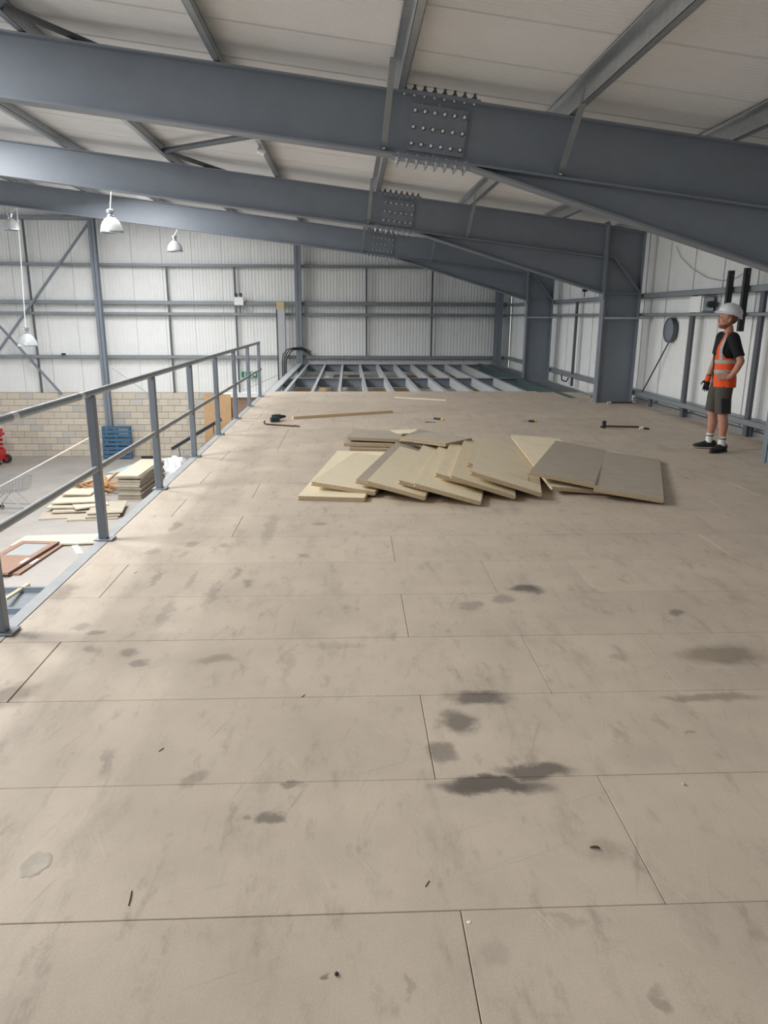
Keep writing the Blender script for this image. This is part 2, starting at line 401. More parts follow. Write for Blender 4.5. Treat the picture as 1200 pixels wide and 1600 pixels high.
for i in range(33):
    link('cladding_panel', meR, wall_right, (0, WALLY-i*1.0, ZG), (0, 0, -math.pi/2))
wall_front_blocker = struct(link('wall_front_blocker', None, None, (0, -6.6, 0)), 'unseen wall behind the viewer, added to block sky light, grey to cut bounce', 'wall')  # added behind the view to block sky light; grey keeps fill low
for i in range(28):
    x0 = WALLX-1-i*1.0
    link('cladding_panel', ribbed(9, max(rtop(x0), rtop(x0+1))+.2-ZG, .006).mesh('cladding_panel', STEEL), wall_front_blocker, (x0+1, 0, ZG), (0, 0, math.pi))
# roof: ribs run down the slope
ceil_ = struct(link('ceiling', None, None, (0, 0, 0)), 'off-white ribbed roof liner sheets above the purlins', 'ceiling')
ang = math.atan(SL)
lenR = (WALLX+.3-RIDGE)/math.cos(ang)
meC = ribbed(16, lenR, .010, 1.0, .0006, .003).mesh('roof_panel', ROOF)
meL = ribbed(16, 9.2, .010, 1.0, .0006, .003).mesh('roof_panel', ROOF)
for i in range(33):
    y0 = WALLY-1-i*1.0
    # local x -> world y, local z -> up the slope towards -x, local -y -> down
    o = link('roof_panel', meC, ceil_)
    up = Vector((-math.cos(ang), 0, math.sin(ang))); ax = Vector((0, 1, 0)); nrm = up.cross(ax)
    if nrm.z < 0: pass
    mtx = Matrix.Identity(4)
    yv = up.cross(ax)   # = z x x
    for r_ in range(3): mtx[r_][0] = ax[r_]; mtx[r_][1] = yv[r_]; mtx[r_][2] = up[r_]
    sgn = yv.z
    mtx.translation = Vector((WALLX+.3, y0, rtop(WALLX+.3)+.205))
    if sgn < 0:   # keep the ribs facing down
        ax = Vector((0, -1, 0)); yv = up.cross(ax)
        for r_ in range(3): mtx[r_][0] = ax[r_]; mtx[r_][1] = yv[r_]; mtx[r_][2] = up[r_]
        mtx.translation = Vector((WALLX+.3, y0+1, rtop(WALLX+.3)+.205))
    o.matrix_local = mtx
    o2 = link('roof_panel', meL, ceil_)
    up2 = Vector((math.cos(ang), 0, math.sin(ang))); ax2 = Vector((0, 1, 0)); yv2 = up2.cross(ax2)
    if yv2.z < 0: ax2 = -ax2; yv2 = up2.cross(ax2)
    for r_ in range(3): mtx[r_][0] = ax2[r_]; mtx[r_][1] = yv2[r_]; mtx[r_][2] = up2[r_]
    st2 = Vector((RIDGE, 0, rtop(RIDGE)+.205))-up2*9.2
    mtx.translation = Vector((st2.x, y0 if ax2.y > 0 else y0+1, st2.z))
    o2.matrix_local = mtx
for x_, y_, pw in FILL_LIGHTS:
    MB().bar(V(x_-1.2, y_, rtop(x_-1.2)+.195), V(x_+1.2, y_, rtop(x_+1.2)+.195), 3.4, .01, (SL, 0, 1)).build('fill_light_panel', WHITE, ceil_)  # unseen white panels added above the fill lights
# ---- block wall under the cladding of the gable
bw = struct(link('wall_blockwork', None, None, (0, 26.2, ZG)), 'cream concrete block dwarf wall below the far cladding', 'wall')
MB().box(-22, -4.6, 26.212, 26.40, ZG, -1.045).build('mortar_bed', MORTAR, bw)
meB = MB().cbox(-.215, .215, -.006, .12, .005, .215, .004).mesh('block', BLOCK); meBg = MB().cbox(-.215, .215, -.006, .12, .005, .215, .004).mesh('block', BLOCKG)
meH = MB().cbox(-.10, .10, -.006, .12, .005, .215, .004).mesh('block', BLOCK)
n_blocks = 0
for r_ in range(10):
    x = -4.62-(.225 if r_ % 2 else 0)-.22
    if r_ % 2: link('block', meH, bw, (-4.62-.112, 0, r_*.225))
    while x > -13.4:
        link('block', meBg if random.random() < .16 else meB, bw, (x, random.uniform(-.002, .002), r_*.225)); x -= .44; n_blocks += 1
rest = MB()
for r_ in range(10):
    x = -13.9-(.225 if r_ % 2 else 0)
    while x > -21.8: rest.box(x-.215, x+.215, 26.194, 26.3, ZG+r_*.225+.005, ZG+r_*.225+.215); x -= .44
ro = rest.build('block_remainder', BLOCK, bw); ro['kind'] = 'stuff'

# ================================================================== PORTAL FRAMES
def ibeam(p, q, depth, width, tf, tw, up=(0,0,1)):
    """I-section from p to q (centre line of the section); web stands along `up`"""
    b = MB(); p, q = Vector(p), Vector(q); d = (q-p).normalized(); up = Vector(up); up = (up-d*up.dot(d)).normalized()
    b.bar(p, q, tw, depth-2*tf, up)
    o = up*(depth/2-tf/2)
    b.bar(p+o, q+o, width, tf, up); b.bar(p-o, q-o, width, tf, up); return b
bolt_me = MB().lathe([(.0001,.024),(.012,.024),(.016,.018),(.017,0),(.024,0),(.025,-.004)], 10, close=False).mesh('bolt', BOLT, True)
fbolt_me = MB().lathe([(.012,-.055),(.014,-.05),(.014,-.022),(.024,-.022),(.024,0),(.030,0),(.030,.004)], 8, close=False).mesh('bolt', STEELD)
fbolt_z = MB().lathe([(.010,-.055),(.012,-.05),(.012,-.024),(.023,-.022),(.023,0),(.030,0),(.030,.004)], 8, close=False).mesh('bolt', GALV)
def frame(D, label):
    t = thing('portal_frame', (COLX0, D, ZG), label, 'steel frame', 'grey portal frames spanning the hall')
    dv = .585; depth = dv*math.cos(ang); zc = (RT0+RB0)/2
    up = V(SL, 0, 1).normalized()
    # rafter (two lengths that meet at the splice)
    sx = .89
    for a, b in ((COLX0-.02, sx+.002), (sx-.002, RIDGE)):
        ibeam((a, D, zc-SL*a), (b, D, zc-SL*b), depth, .21, .02, .013, up).build('rafter', STEEL, t)
    ibeam((RIDGE, D, zc-SL*RIDGE), (-22, D, zc-SL*RIDGE+SL*(-22-RIDGE)), depth, .21, .02, .013).build('rafter', STEEL, t)
    # haunch: tapering web with its own bottom flange
    hx0, hz0 = 1.27, RB0-SL*1.27; hx1, hz1 = COLX0-.02, 2.03
    MB().ext([(hx0, D-.006, hz0), (hx1, D-.006, hz1), (hx1, D-.006, RB0-SL*hx1)], (0, .012, 0)).bar((hx0-.03, D, hz0-.004), (hx1, D, hz1), .21, .022, (SL*2.3, 0, 1)).build('haunch', STEEL, t)
    # column
    b = MB().box(COLX0, COLX0+.022, D-.10, D+.10, ZG, RT0-SL*COLX0+.02).box(COLX1-.022, COLX1, D-.10, D+.10, ZG, RT0-SL*COLX1-.02)
    b.ext([(COLX0, D-.008, ZG), (COLX1, D-.008, ZG), (COLX1, D-.008, rtop(COLX1)-.02), (COLX0, D-.008, rtop(COLX0))], (0, .016, 0))
    b.build('column', STEEL, t)
    MB().box(COLX0-.028, COLX0-.001, D-.12, D+.12, 1.92, RT0-SL*COLX0+.05).build('end_plate', STEEL, t)
    MB().bar((COLX0+.02, D-.06, 2.03), (COLX1-.02, D-.06, 2.03), .10, .014).build('stiffener', STEEL, t)
    MB().bar((COLX0+.02, D-.06, rtop(COLX0)-.57), (COLX0+.14, D-.06, rtop(COLX0)-.57), .10, .014).build('stiffener', STEEL, t)
    MB().bar((COLX0+.14, D-.06, rtop(COLX0)-.57), (COLX1-.02, D-.06, 2.05), .10, .014).build('stiffener', STEEL, t)
    MB().bar((COLX0+.02, D-.055, rtop(COLX0)-.05), (COLX1-.02, D-.055, rtop(COLX1)-.06), .10, .014).build('stiffener', STEEL, t)
    # splice plates with their bolts
    c = V(.90, D-.0265, RB0+.29-SL*.9)
    ux = V(1, 0, -SL).normalized()
    pl = MB().add([], [])
    for s in (-1,):
        pl.ext([c+ux*(-.285)+up*(-.215), c+ux*.285+up*(-.215), c+ux*.285+up*.215, c+ux*(-.285)+up*.215], (0, .020, 0))
    wp = pl.build('web_splice_plate', STEEL, t)
    wl = world_loc(wp)
    for i in range(6):
        for j in (-1, 0, 1):
            p = c+ux*(-.2475+.099*i)+up*(.15*j)
            link('bolt', bolt_me, wp, p-wl, (R(90), random.uniform(0, 6), 0))
    for side, me in ((1, fbolt_me), (-1, fbolt_z)):
        zc2 = (RT0+.008) if side > 0 else (RB0-.008)
        x0, x1 = (.50, 1.31) if side > 0 else (.44, 1.24)
        fp = MB().bar((x0, D, zc2-SL*x0), (x1, D, zc2-SL*x1), .21, .016, up).build('flange_splice_plate', STEEL, t)
        fl = world_loc(fp)
        for i in range(8):
            for yo in (-.075, .075):
                x = x0+.06+(x1-x0-.12)*i/7
                p = V(x, D+yo, zc2-SL*x+.006*side)
                if side > 0: link('bolt', me, fp, p-fl, (R(180), ang, 0))
                else: link('bolt', me, fp, p-fl, (0, ang, 0))
        # bolt heads inside the flange
        for i in range(8):
            x = x0+.06+(x1-x0-.12)*i/7
            zz = (RT0-.02 if side > 0 else RB0+.02)-SL*x
            hb_ = link('bolt', bolt_me, fp, V(x, D-.075, zz)-fl, (R(180) if side > 0 else 0, ang, 0)); hb_.scale = (.5, .5, .5)
    return t
frame(D1, 'nearest grey steel portal frame with large bolted splice plate overhead')
frame(D2, 'middle grey steel portal frame whose column stands behind the deck end')
frame(D3, 'farthest of the three grey haunched portal frames, beside the open joists')
# gable end frame: rafter only, carried by the gable posts
gf = ibeam((5.6, 26.28, 3.87-SL*5.6), (RIDGE, 26.28, 3.87-SL*RIDGE), .25, .12, .014, .01).build('gable_rafter', STEEL)
tag(gf, 'slim grey rafter running up the top of the far gable wall', 'beam')

# ---- purlins along the roof
PX = [-4.86+1.772*k-(.02*k) for k in range(6)]
PX = [-8.4, -6.65, -4.88, -3.07, -1.27, .50, 2.20, 3.89, 5.35]
names = ['leftmost of the roof purlins, over the open hall', 'second purlin from the left over the open hall', 'third purlin from the left, over the hall lamps', 'galvanised purlin left of the handrail line carrying roof braces',
         'galvanised purlin over the handrail with a small lamp clipped on', 'galvanised purlin just left of the bolted splice plates', 'galvanised purlin right of the splice plates over the haunches', 'galvanised purlin near the right-hand eaves', 'eaves purlin above the right wall columns']
for x, lb in zip(PX, names):
    zb = rtop(x)+.004; b = MB(); hgt = .19
    pts = [(x-.03, zb+.018), (x-.03, zb), (x+.034, zb), (x+.034, zb+.004)]
    # Z section: web with lips
    b.box(x-.002, x+.002, -6, 26.35, zb, zb+hgt)
    b.box(x-.002, x+.066, -6, 26.35, zb, zb+.004); b.box(x+.062, x+.066, -6, 26.35, zb, zb+.02)
    b.box(x-.066, x+.002, -6, 26.35, zb+hgt-.004, zb+hgt); b.box(x-.066, x-.062, -6, 26.35, zb+hgt-.02, zb+hgt)
    b.ext([(x+.002, -6, zb+.07), (x+.014, -6, zb+.085), (x+.014, -6, zb+.105), (x+.002, -6, zb+.12)], (0, 32.35, 0))
    tag(b.build('roof_purlin', GALV), lb, 'purlin', 'roof purlins')
# fly braces from the purlins to the bottom flange of each rafter
for D, dn in ((D1, 'nearest'), (D2, 'middle'), (D3, 'farthest')):
    for x, xn in ((.36, 'left of the splice plate'), (2.16, 'right of the splice over the haunch')):
        zb = RB0-SL*x+.04
        b = MB().bar((x, D-.02, zb), (x+.06, D-.58, rtop(x)+.11), .012, .06, (1, 0, 0))
        b2 = b.build('fly_brace', GIRT)
        tag(b2, 'slim steel fly brace on the %s rafter, %s' % (dn, xn), 'brace')
        bl = MB().bar((x, D-.045, zb+.02), (x, D-.005, zb+.02), .03, .03).build('bolt', BOLT, b2)
# roof wind braces
tag(MB().tube([(-3.02, 13.3, rtop(-3)+.06), (-1.3, 11.2, rtop(-1.3)+.06)], .042).build('roof_brace', STEELD), 'thin diagonal roof brace between purlins in the second bay', 'brace')
tag(MB().tube([(-3.0, 13.3, rtop(-3)+.05), (-2.2, 14.5, rtop(-2.2)+.05)], .036).build('roof_brace', STEELD), 'short diagonal roof brace meeting the middle rafter', 'brace')
tag(MB().tube([(-3.0, 7.45, rtop(-3)+.05), (-2.35, 8.3, rtop(-2.35)+.05)], .03).build('roof_brace', STEELD), 'dark roof brace behind the nearest rafter in the top left corner', 'brace')
tag(MB().tube([(-3.0, 7.40, rtop(-3)+.05), (-2.2, 6.2, rtop(-2.2)+.08)], .03).build('roof_brace', STEELD), 'dark roof brace rising out of the top left corner', 'brace')
tag(MB().tube([(-3.0, 7.40, rtop(-3)+.05), (-4.4, 5.6, rtop(-4.4)+.08)], .045).build('roof_brace', STEELD), 'thick dark roof tie at the top left edge', 'brace')

# ---- gable posts, girts, sag rods
def hsec(x, y0, z0, z1, w=.21, d=.2):
    return MB().box(x-w/2, x+w/2, y0, y0+.014, z0, z1).box(x-w/2, x+w/2, y0+d-.014, y0+d, z0, z1).box(x-.006, x+.006, y0, y0+d, z0, z1)
tag(hsec(-8.42, 25.98, ZG, 4.72).build('gable_post', STEEL), 'tall grey steel gable post behind the blue pallet', 'post', 'gable posts')
tag(hsec(-1.71, 25.98, ZG, 3.90).build('gable_post', STEEL), 'grey steel gable post rising at the left corner of the open joists', 'post', 'gable posts')
tag(hsec(5.2, 25.98, ZG, 3.0, .26).build('gable_post', STEEL), 'grey corner post at the far right end of the gable wall', 'post', 'gable posts')
tag(hsec(-14.9, 25.98, ZG, 5.0).build('gable_post', STEEL), 'grey gable post beyond the left edge of the cross brace', 'post', 'gable posts')
def girt_x(x0, x1, z, h=.10, lb='', y=26.20):
    b = MB(); d = .18
    b.box(x0, x1, y, y+.004, z-h, z).box(x0, x1, y, y+d, z-.004, z).box(x0, x1, y, y+d, z-h, z-h+.004)
    tag(b.build('wall_girt', GIRT), lb, 'girt', 'horizontal rails of the walls')
girt_x(-20, -8.5, 4.72, .11, 'short wall rail under the roof left of the tall gable post')
girt_x(-20, 4.0, 3.26, .09, 'top full-length wall rail across the far gable')
girt_x(-20, 5.5, 2.06, .12, 'upper of the paired wall rails across the far gable')
girt_x(-20, 5.5, 1.68, .09, 'lower of the paired wall rails across the far gable')
girt_x(-20, 5.5, .24, .10, 'low wall rail behind the far end of the open joists')
def girt_y(y0, y1, z, h, lb, x=5.50):
    b = MB(); d = .18
    b.box(x, x+.004, y0, y1, z-h, z).box(x, x+d, y0, y1, z-.004, z).box(x, x+d, y0, y1, z-h, z-h+.004)
    tag(b.build('wall_girt', GIRT), lb, 'girt', 'horizontal rails of the walls')
girt_y(-6, 26.1, 2.03, .085, 'upper long wall rail along the right wall behind the helmet')
girt_y(-6, 26.1, 1.675, .05, 'middle long wall rail along the right wall at head height')
girt_y(-6, 26.1, .24, .085, 'low wall rail along the right wall just above the deck')
for x, z0, z1, lb in ((-10.7, -1.04, 4.7, 'thin vertical sheeting rail crossing the cross brace'), (-6.13, -1.04, 3.2, 'thin vertical sheeting rail between the lamps, over the block wall'),
                      (-3.86, -1.04, 3.2, 'thin vertical sheeting rail behind the white wall unit'), (.62, .2, 3.2, 'thin vertical sheeting rail over the middle of the open joists'),
                      (2.89, .2, 3.2, 'thin vertical sheeting rail over the right of the open joists'), (-13.0, -1.04, 4.7, 'thin vertical sheeting rail at the far left of the gable')):
    tag(MB().box(x-.03, x+.03, 26.23, 26.28, z0, z1).build('sheeting_rail', STEELD), lb, 'rail', 'vertical sheeting rails')
for y, lb in ((9.93, 'vertical sheeting rail on the right wall just behind the man'), (11.95, 'vertical sheeting rail on the right wall left of the man'), (18.2, 'vertical sheeting rail between the two far columns on the right wall'),
              (16.1, 'vertical sheeting rail beside the middle column on the right wall'), (23.2, 'vertical sheeting rail in the last bay of the right wall')):
    if y == 16.1: continue
    tag(MB().box(5.515, 5.56, y-.05, y+.05, -.06, 2.0).build('sheeting_rail', STEELD), lb, 'rail', 'vertical sheeting rails')
# cross brace on the gable
tag(MB().bar((-8.52, 26.1, 4.5), (-12.3, 26.1, -.06), .06, .09, (0, 1, 0)).build('wall_brace', STEEL), 'long grey diagonal brace falling left from the tall gable post', 'brace')
tag(MB().bar((-12.6, 26.16, 2.18), (-10.0, 26.16, -1.08), .06, .09, (0, 1, 0)).build('wall_brace', STEEL), 'grey diagonal brace running down to the block wall', 'brace')

# ---- column stays and low channel along the right wall
for D, n in ((D2, 'middle'), (D3, 'farthest')):
    tag(MB().bar((COLX0+.03, D-.13, 1.585), (5.66, D-.13, 1.585), .05, .035).build('column_stay', GALV), 'flat steel stay across the %s column below head height' % n, 'stay')
def channel_y(name, x, y0, y1, z0, z1, w, m, lb):
    b = MB().box(x-.004, x, y0, y1, z0, z1).box(x-.004, x+w, y0, y1, z1-.006, z1).box(x-.004, x+w, y0, y1, z0, z0+.006)
    tag(b.build(name, m), lb, 'beam')
channel_y('floor_channel', 4.98, 15.0, 19.9, -.14, .05, .09, GALV, 'light channel along the floor edge between the two far columns')
channel_y('floor_channel', 4.98, 20.4, 26.0, -.14, .05, .09, GALV, 'light channel along the floor edge in the last bay')
channel_y('floor_channel', 5.60, -3, 14.3, -.16, .085, .07, GALV, 'grey channel along the foot of the right wall beside the man')
for y in (9.9, 11.95, 13.4):
    tag(MB().box(5.56, 5.60, y-.05, y+.05, -.02, .155).build('girt_cleat', STEELD), {9.9: 'small dark cleat under the low wall rail behind the man', 11.95: 'small dark cleat under the low wall rail left of the man', 13.4: 'small dark cleat under the low wall rail near the middle column'}[y], 'bracket', 'girt cleats')

# ---- exposed joists beyond the deck
def joist(x, y0, y1, lb, z=-.02, h=.22, w=.075):
    b = MB().box(x-w/2, x+w/2, y0, y1, z-.004, z).box(x-w/2, x-w/2+.004, y0, y1, z-h, z).box(x-w/2, x+w/2, y0, y1, z-h, z-h+.004)
    tag(b.build('floor_joist', JOIST), lb, 'joist', 'exposed floor joists')
ordn = ['leftmost', 'second', 'third', 'fourth', 'fifth', 'sixth', 'seventh', 'eighth', 'ninth', 'tenth']
for k in range(10):
    x = -1.42+.599*k
    joist(x, 15.62, 26.1, '%s exposed galvanised joist %s the open floor' % (ordn[k], 'of' if k == 0 else 'from the left in'))
tag(MB().box(-1.80, -1.62, 15.6, 26.0, -.03, .0).box(-1.80, -1.79, 15.6, 26, -.3, 0).build('edge_ledger', JOIST), 'pale edge ledger running from the handrail end to the gable post', 'beam')
tag(ibeam((-1.8, D3, -.15), (4.7, D3, -.15), .24, .17, .014, .01).build('floor_beam', STEEL), 'grey floor beam crossing under the exposed joists', 'beam')
tag(ibeam((-1.8, 25.95, -.15), (5.1, 25.95, -.15), .24, .17, .014, .01).build('floor_beam', STEEL), 'grey floor beam along the foot of the far gable', 'beam')
tag(ibeam((-1.8, D2, -.25), (4.7, D2, -.25), .36, .17, .014, .01).build('floor_beam', STEEL), 'grey floor beam under the deck below the middle frame', 'beam')
tag(ibeam((4.58, 14.2, -.17), (4.58, 26.0, -.17), .34, .17, .014, .01).build('floor_beam', mat('teal_grey_steel', srgb(74, 92, 94), .5)), 'dark teal floor beam along the right side of the open joists', 'beam')
# suspended ceiling boards of the rooms below, seen between the joists
low = struct(link('ceiling_below', None, None, (0, 0, -.42)), 'ceiling boards of the rooms under the open joists', 'ceiling')
tm = [PLY, WHITE, CHIPG, CONC, PLY]
rnd2 = random.Random(3)
tiles = [MB().box(-.575, .575, -.575, .575, -.02, 0).mesh('ceiling_tile', q) for q in tm]
for i in range(5):
    for j in range(9):
        if rnd2.random() < .18: continue
        link('ceiling_tile', tiles[rnd2.choice((0, 0, 1, 2, 3, 4))], low, (-1.15+1.19*i, 16.2+1.19*j, rnd2.uniform(-.03, .03)), (0, 0, rnd2.uniform(-.02, .02)))

# ================================================================== GUARD RAIL
gx = -1.81
gr = thing('guard_rail', (gx, 1.9, 0), 'blue-grey tubular guard rail along the open deck edge', 'railing')
MB().tube([(gx, 1.85, 1.068), (gx, 15.25, 1.068)], .0245, 16).build('handrail', HRAIL_LIT, gr, True)
MB().tube([(gx+.005, 1.85, .536), (gx+.005, 15.35, .536)], .0215, 14).build('mid_rail', STRIP, gr, True)
for k in range(9):
    y = 1.96+1.64*k
    p = MB().cbox(gx-.03, gx+.03, y-.03, y+.03, .012, 1.052, .005).build('post', STEEL, gr)
    MB().cbox(gx-.06, gx+.075, y-.055, y+.055, 0.004, .014, .003).build('base_plate', STEEL, p)
for y in (4.02, 5.05):
    MB().tube([(gx, y-.035, 1.068), (gx, y+.035, 1.068)], .0255, 16, cap=False).build('white_sticker', WHITE, gr, True)['label'] = 'white paper sticker on the handrail'

# ================================================================== LOOSE CHIPBOARDS
def board_mesh(w, l, t, top, edge=None, tg=True, name='chipboard_sheet'):
    """sheet with its front-left top corner at the origin: x across, y along, z up; tongue on +x side, groove on -x side"""
    if tg:
        a = t*.3
        prof = [(0, -t), (w, -t), (w, -t+a), (w+.009, -t+a*1.15), (w+.009, -a*1.15), (w, -a), (w, 0), (0, 0), (0, -a), (.010, -a*1.2), (.010, -t+a*1.2), (0, -t+a)]
    else: prof = [(0, -t), (w, -t), (w, 0), (0, 0)]
    n = len(prof); b = MB()
    b.add([(x, 0, z) for x, z in prof]+[(x, l, z) for x, z in prof], [tuple(range(n)), tuple(range(n, 2*n))[::-1]]+[(i, i+n, (i+1) % n+n, (i+1) % n) for i in range(n)])
    me = b.mesh(name, top); me.materials.append(edge or CHIPE)
    for p in me.polygons:
        if abs(p.normal.z) < .9: p.material_index = 1
    return me
def place_board(FL, u, v, me, label, group, cat='board', name='chipboard_sheet'):
    u = u.normalized(); v = (v-u*v.dot(u)).normalized(); n = u.cross(v)
    o = link(name, me); mtx = Matrix.Identity(4)
    for i in range(3): mtx[i][0] = u[i]; mtx[i][1] = v[i]; mtx[i][2] = n[i]
    mtx.translation = FL; o.matrix_world = mtx
    return tag(o, label, cat, group)
GRP = 'chipboard sheets in the loose pile on the deck'
def pile(px, py, zl, zr, deg, L, zb, m, label, W=.6, t=.038):
    FL = atZ(px, py, zl); u = V(math.cos(R(deg))*W, math.sin(R(deg))*W, zr-zl)
    v = V(-math.sin(R(deg))*L, math.cos(R(deg))*L, zb-zl)
    return place_board(FL, u, v, board_mesh(W, L, t, m), label, GRP)
pile(465.3, 775, .040, .040, -8, 2.3, .040, CHIP, 'pale chipboard sheet lying flat at the left end of the pile')
pile(486.7, 752.5, .125, .060, -14, 1.75, .09, CHIP, 'pale chipboard sheet second from the left, resting on the flat one')
pile(556.5, 749, .155, .045, -13, 2.25, .13, CHIPG, 'grey weathered chipboard sheet showing as a strip in the left half of the pile')
pile(573, 751, .185, .062, -13, 1.9, .17, CHIP, 'pale chipboard sheet on top of the grey strip sheet', W=.54)
pile(623.5, 750, .175, .045, -12, 2.1, .16, CHIP, 'pale chipboard sheet half hidden in the middle of the pile')
pile(647.5, 755, .185, .045, -13, 2.3, .17, CHIP, 'large pale chipboard sheet at the front middle of the pile')
pile(681, 739, .215, .075, -12, 1.9, .20, CHIP, 'narrow visible pale chipboard sheet right of the middle of the pile')
pile(704.8, 743, .220, .055, -12, 2.2, .21, CHIP, 'pale chipboard sheet with stained corner right of the middle')
pile(731, 723, .255, .10, -12, 1.5, .23, CHIP, 'small visible corner of pale chipboard tucked under the wide sheet')
pile(736, 736, .250, .070, -13, 2.2, .22, CHIP, 'wide pale chipboard sheet beside the white triangular one', W=.66)
pile(862, 760, .085, .040, -3, 2.4, .19, CHIP, 'pale chipboard sheet showing as a triangle under the grey sheet')
pile(828, 736, .205, .125, -22, 2.15, .16, CHIPG, 'grey weathered chipboard sheet lying across the right of the pile')
pile(928, 762, .115, .060, -22, 2.1, .09, CHIPG, 'grey weathered chipboard sheet at the right end of the pile')
pile(546, 700, .060, .050, -4, .9, .05, CHIPG, 'lowest brown-edged sheet at the back left of the pile')
pile(537, 692.5, .105, .095, -3, .85, .09, CHIPG, 'middle grey sheet of the three at the back left of the pile')
pile(542.7, 682.7, .165, .145, -6, .8, .14, CHIPG, 'top sheet of the three at the back left of the pile', W=.66)
pile(624, 684, .20, .12, -24, .75, .2, CHIPG, 'dark grey sheet sloping at the back middle of the pile', W=.56)
def corner_board(pn, pl, pr, z, m, label):
    n_, l_, r_ = atZ(*pn, z), atZ(*pl, z), atZ(*pr, z)
    u = r_-n_; v = l_-n_; vv = v-u*(v.dot(u)/u.length_squared); 
    place_board(n_, u, vv, board_mesh(u.length, vv.length, .038, m), label, GRP)
corner_board((696, 693), (653, 678), (737, 684.5), .22, CHIPG, 'grey sheet with a near corner at the back of the pile')
corner_board((621, 678), (599, 672.5), (663, 676), .13, CHIP, 'small pale sheet farthest back in the pile')

# ================================================================== TIMBER AND TOOLS ON THE DECK
a, b = atZ(457, 652, .03), atZ(612, 642, .03)
a.z = b.z = .0225
tag(MB().bar(a, b, .07, .045).build('timber_batten', TIMBER), 'long pale timber batten lying behind the chipboard pile', 'timber')
a, b = atZ(617, 621.5, .0), atZ(698, 626, .0); a.z = b.z = .009
tag(MB().bar(a, b, .045, .018).build('timber_lath', CHIP), 'thin timber lath near the open end of the deck', 'timber')
# cordless drill lying on its side
dl = atZ(427, 657, 0)
dr = thing('cordless_drill', dl, 'dark green cordless drill beside the crowbar', 'drill', rz=R(20))
MB().tube([(-.02, 0, .055), (.03, 0, .055), (.10, 0, .055), (.13, 0, .055)], [.036, .042, .042, .034], 14).local('body', TEAL, dr, True)
MB().tube([(.13, 0, .055), (.15, 0, .055), (.19, 0, .055), (.205, 0, .055)], [.026, .026, .020, .010], 12).local('chuck', BLACK, dr, True)
MB().bar((.02, 0, .045), (-.02, -.15, .038), .045, .05).local('grip', BLACK, dr)
MB().cbox(-.09, .05, -.21, -.145, .0, .075, .006).local('battery', TEAL, dr)
MB().bar((.05, -.03, .05), (.05, -.06, .05), .016, .02).local('trigger', BLACK, dr)
a, b = atZ(413, 664, 0), atZ(463, 667, 0)
cb = thing('crowbar', (a.x, a.y, 0), 'dark crowbar lying on the deck near the handrail', 'crowbar')
MB().tube([a+V(.01, .03, .055), a+V(-.005, .01, .045), a+V(.005, 0, .02), a+V(.05, -.01, .013), b+V(-.05, .01, .012), b+V(0, 0, .02)], [.010, .011, .012, .012, .012, .012], 8).build('shaft', RUST, cb, True)
MB().bar(b+V(-.01, 0, .018), b+V(.05, -.015, .008), .03, .012).build('claw', RUST, cb)
def screwdriver(pa, pb, lb):
    a, b = atZ(*pa, 0), atZ(*pb, 0); t = thing('screwdriver', (b.x, b.y, 0), lb, 'screwdriver')
    d = (b-a); a = a+V(0, 0, .017); b = b+V(0, 0, .017)
    MB().tube([a, a+d*.45], .006, 8).build('blade', GALV, t, True)
    MB().tube([a+d*.42, a+d*.5, a+d*.62, a+d*.85, b], [.014, .019, .016, .020, .015], 10).build('handle', BLACK, t, True)
    MB().tube([a+d*.86, b+d*.02], [.0205, .0155], 10).build('handle_cap', YEL, t, True)
screwdriver((667, 654), (693, 657), 'screwdriver with black and yellow handle behind the pile')
screwdriver((817, 659), (838, 660), 'screwdriver with black handle lying alone right of the middle')
a = atZ(678, 660, 0); tag(MB().tube([a+V(-.14, .01, .006), a, a+V(.02, 0, .006)], [.005, .007, .009], 8).build('driver_bit', DARK, None, True), 'small dark driver bit in front of the screwdriver', 'tool')
# long-handled lump hammer
a, b = atZ(943, 669, 0), atZ(1000, 669, 0)
hm = thing('sledge_hammer', (a.x, a.y, 0), 'long hammer with rusty handle and upright head left of the man', 'hammer')
MB().tube([a+V(.03, 0, .03), (a+b)/2+V(0, 0, .024), b+V(-.02, 0, .02)], .014, 8).build('handle', RUST, hm, True)
MB().cbox(a.x-.02, a.x+.03, a.y-.02, a.y+.025, 0, .11, .006).build('head', DARK, hm)
MB().bar(a+V(-.05, 0, .02), a+V(-.01, 0, .02), .02, .02).build('spike', DARK, hm)
b2 = atZ(1005, 671, 0)
ch = thing('chisel', (b2.x, b2.y, 0), 'short dark chisel with a white end beside the hammer handle', 'chisel')
MB().tube([b2+V(-.05, .01, .02), b2+V(0, 0, .02)], .02, 10).build('collar', WHITE, ch, True)
MB().tube([b2+V(0, 0, .018), b2+V(.08, -.02, .014)], .013, 8).build('blade', DARK, ch, True)
a, b = V(4.95, D2-.32, .03), V(5.42, D2-.26, .03)
bt = thing('pipe_length', (a.x, a.y, 0), 'dark pipe with pale couplings at the foot of the middle column', 'pipe')
MB().tube([a, b], .014, 8).build('tube', DARK, bt, True)
MB().tube([a+V(-.05, 0, -.005), a+V(.02, 0, 0)], .026, 10).build('coupling', PLASTER, bt, True); MB().tube([b+V(-.02, 0, 0), b+V(.05, 0, 0)], .024, 10).build('coupling', PLASTER, bt, True)
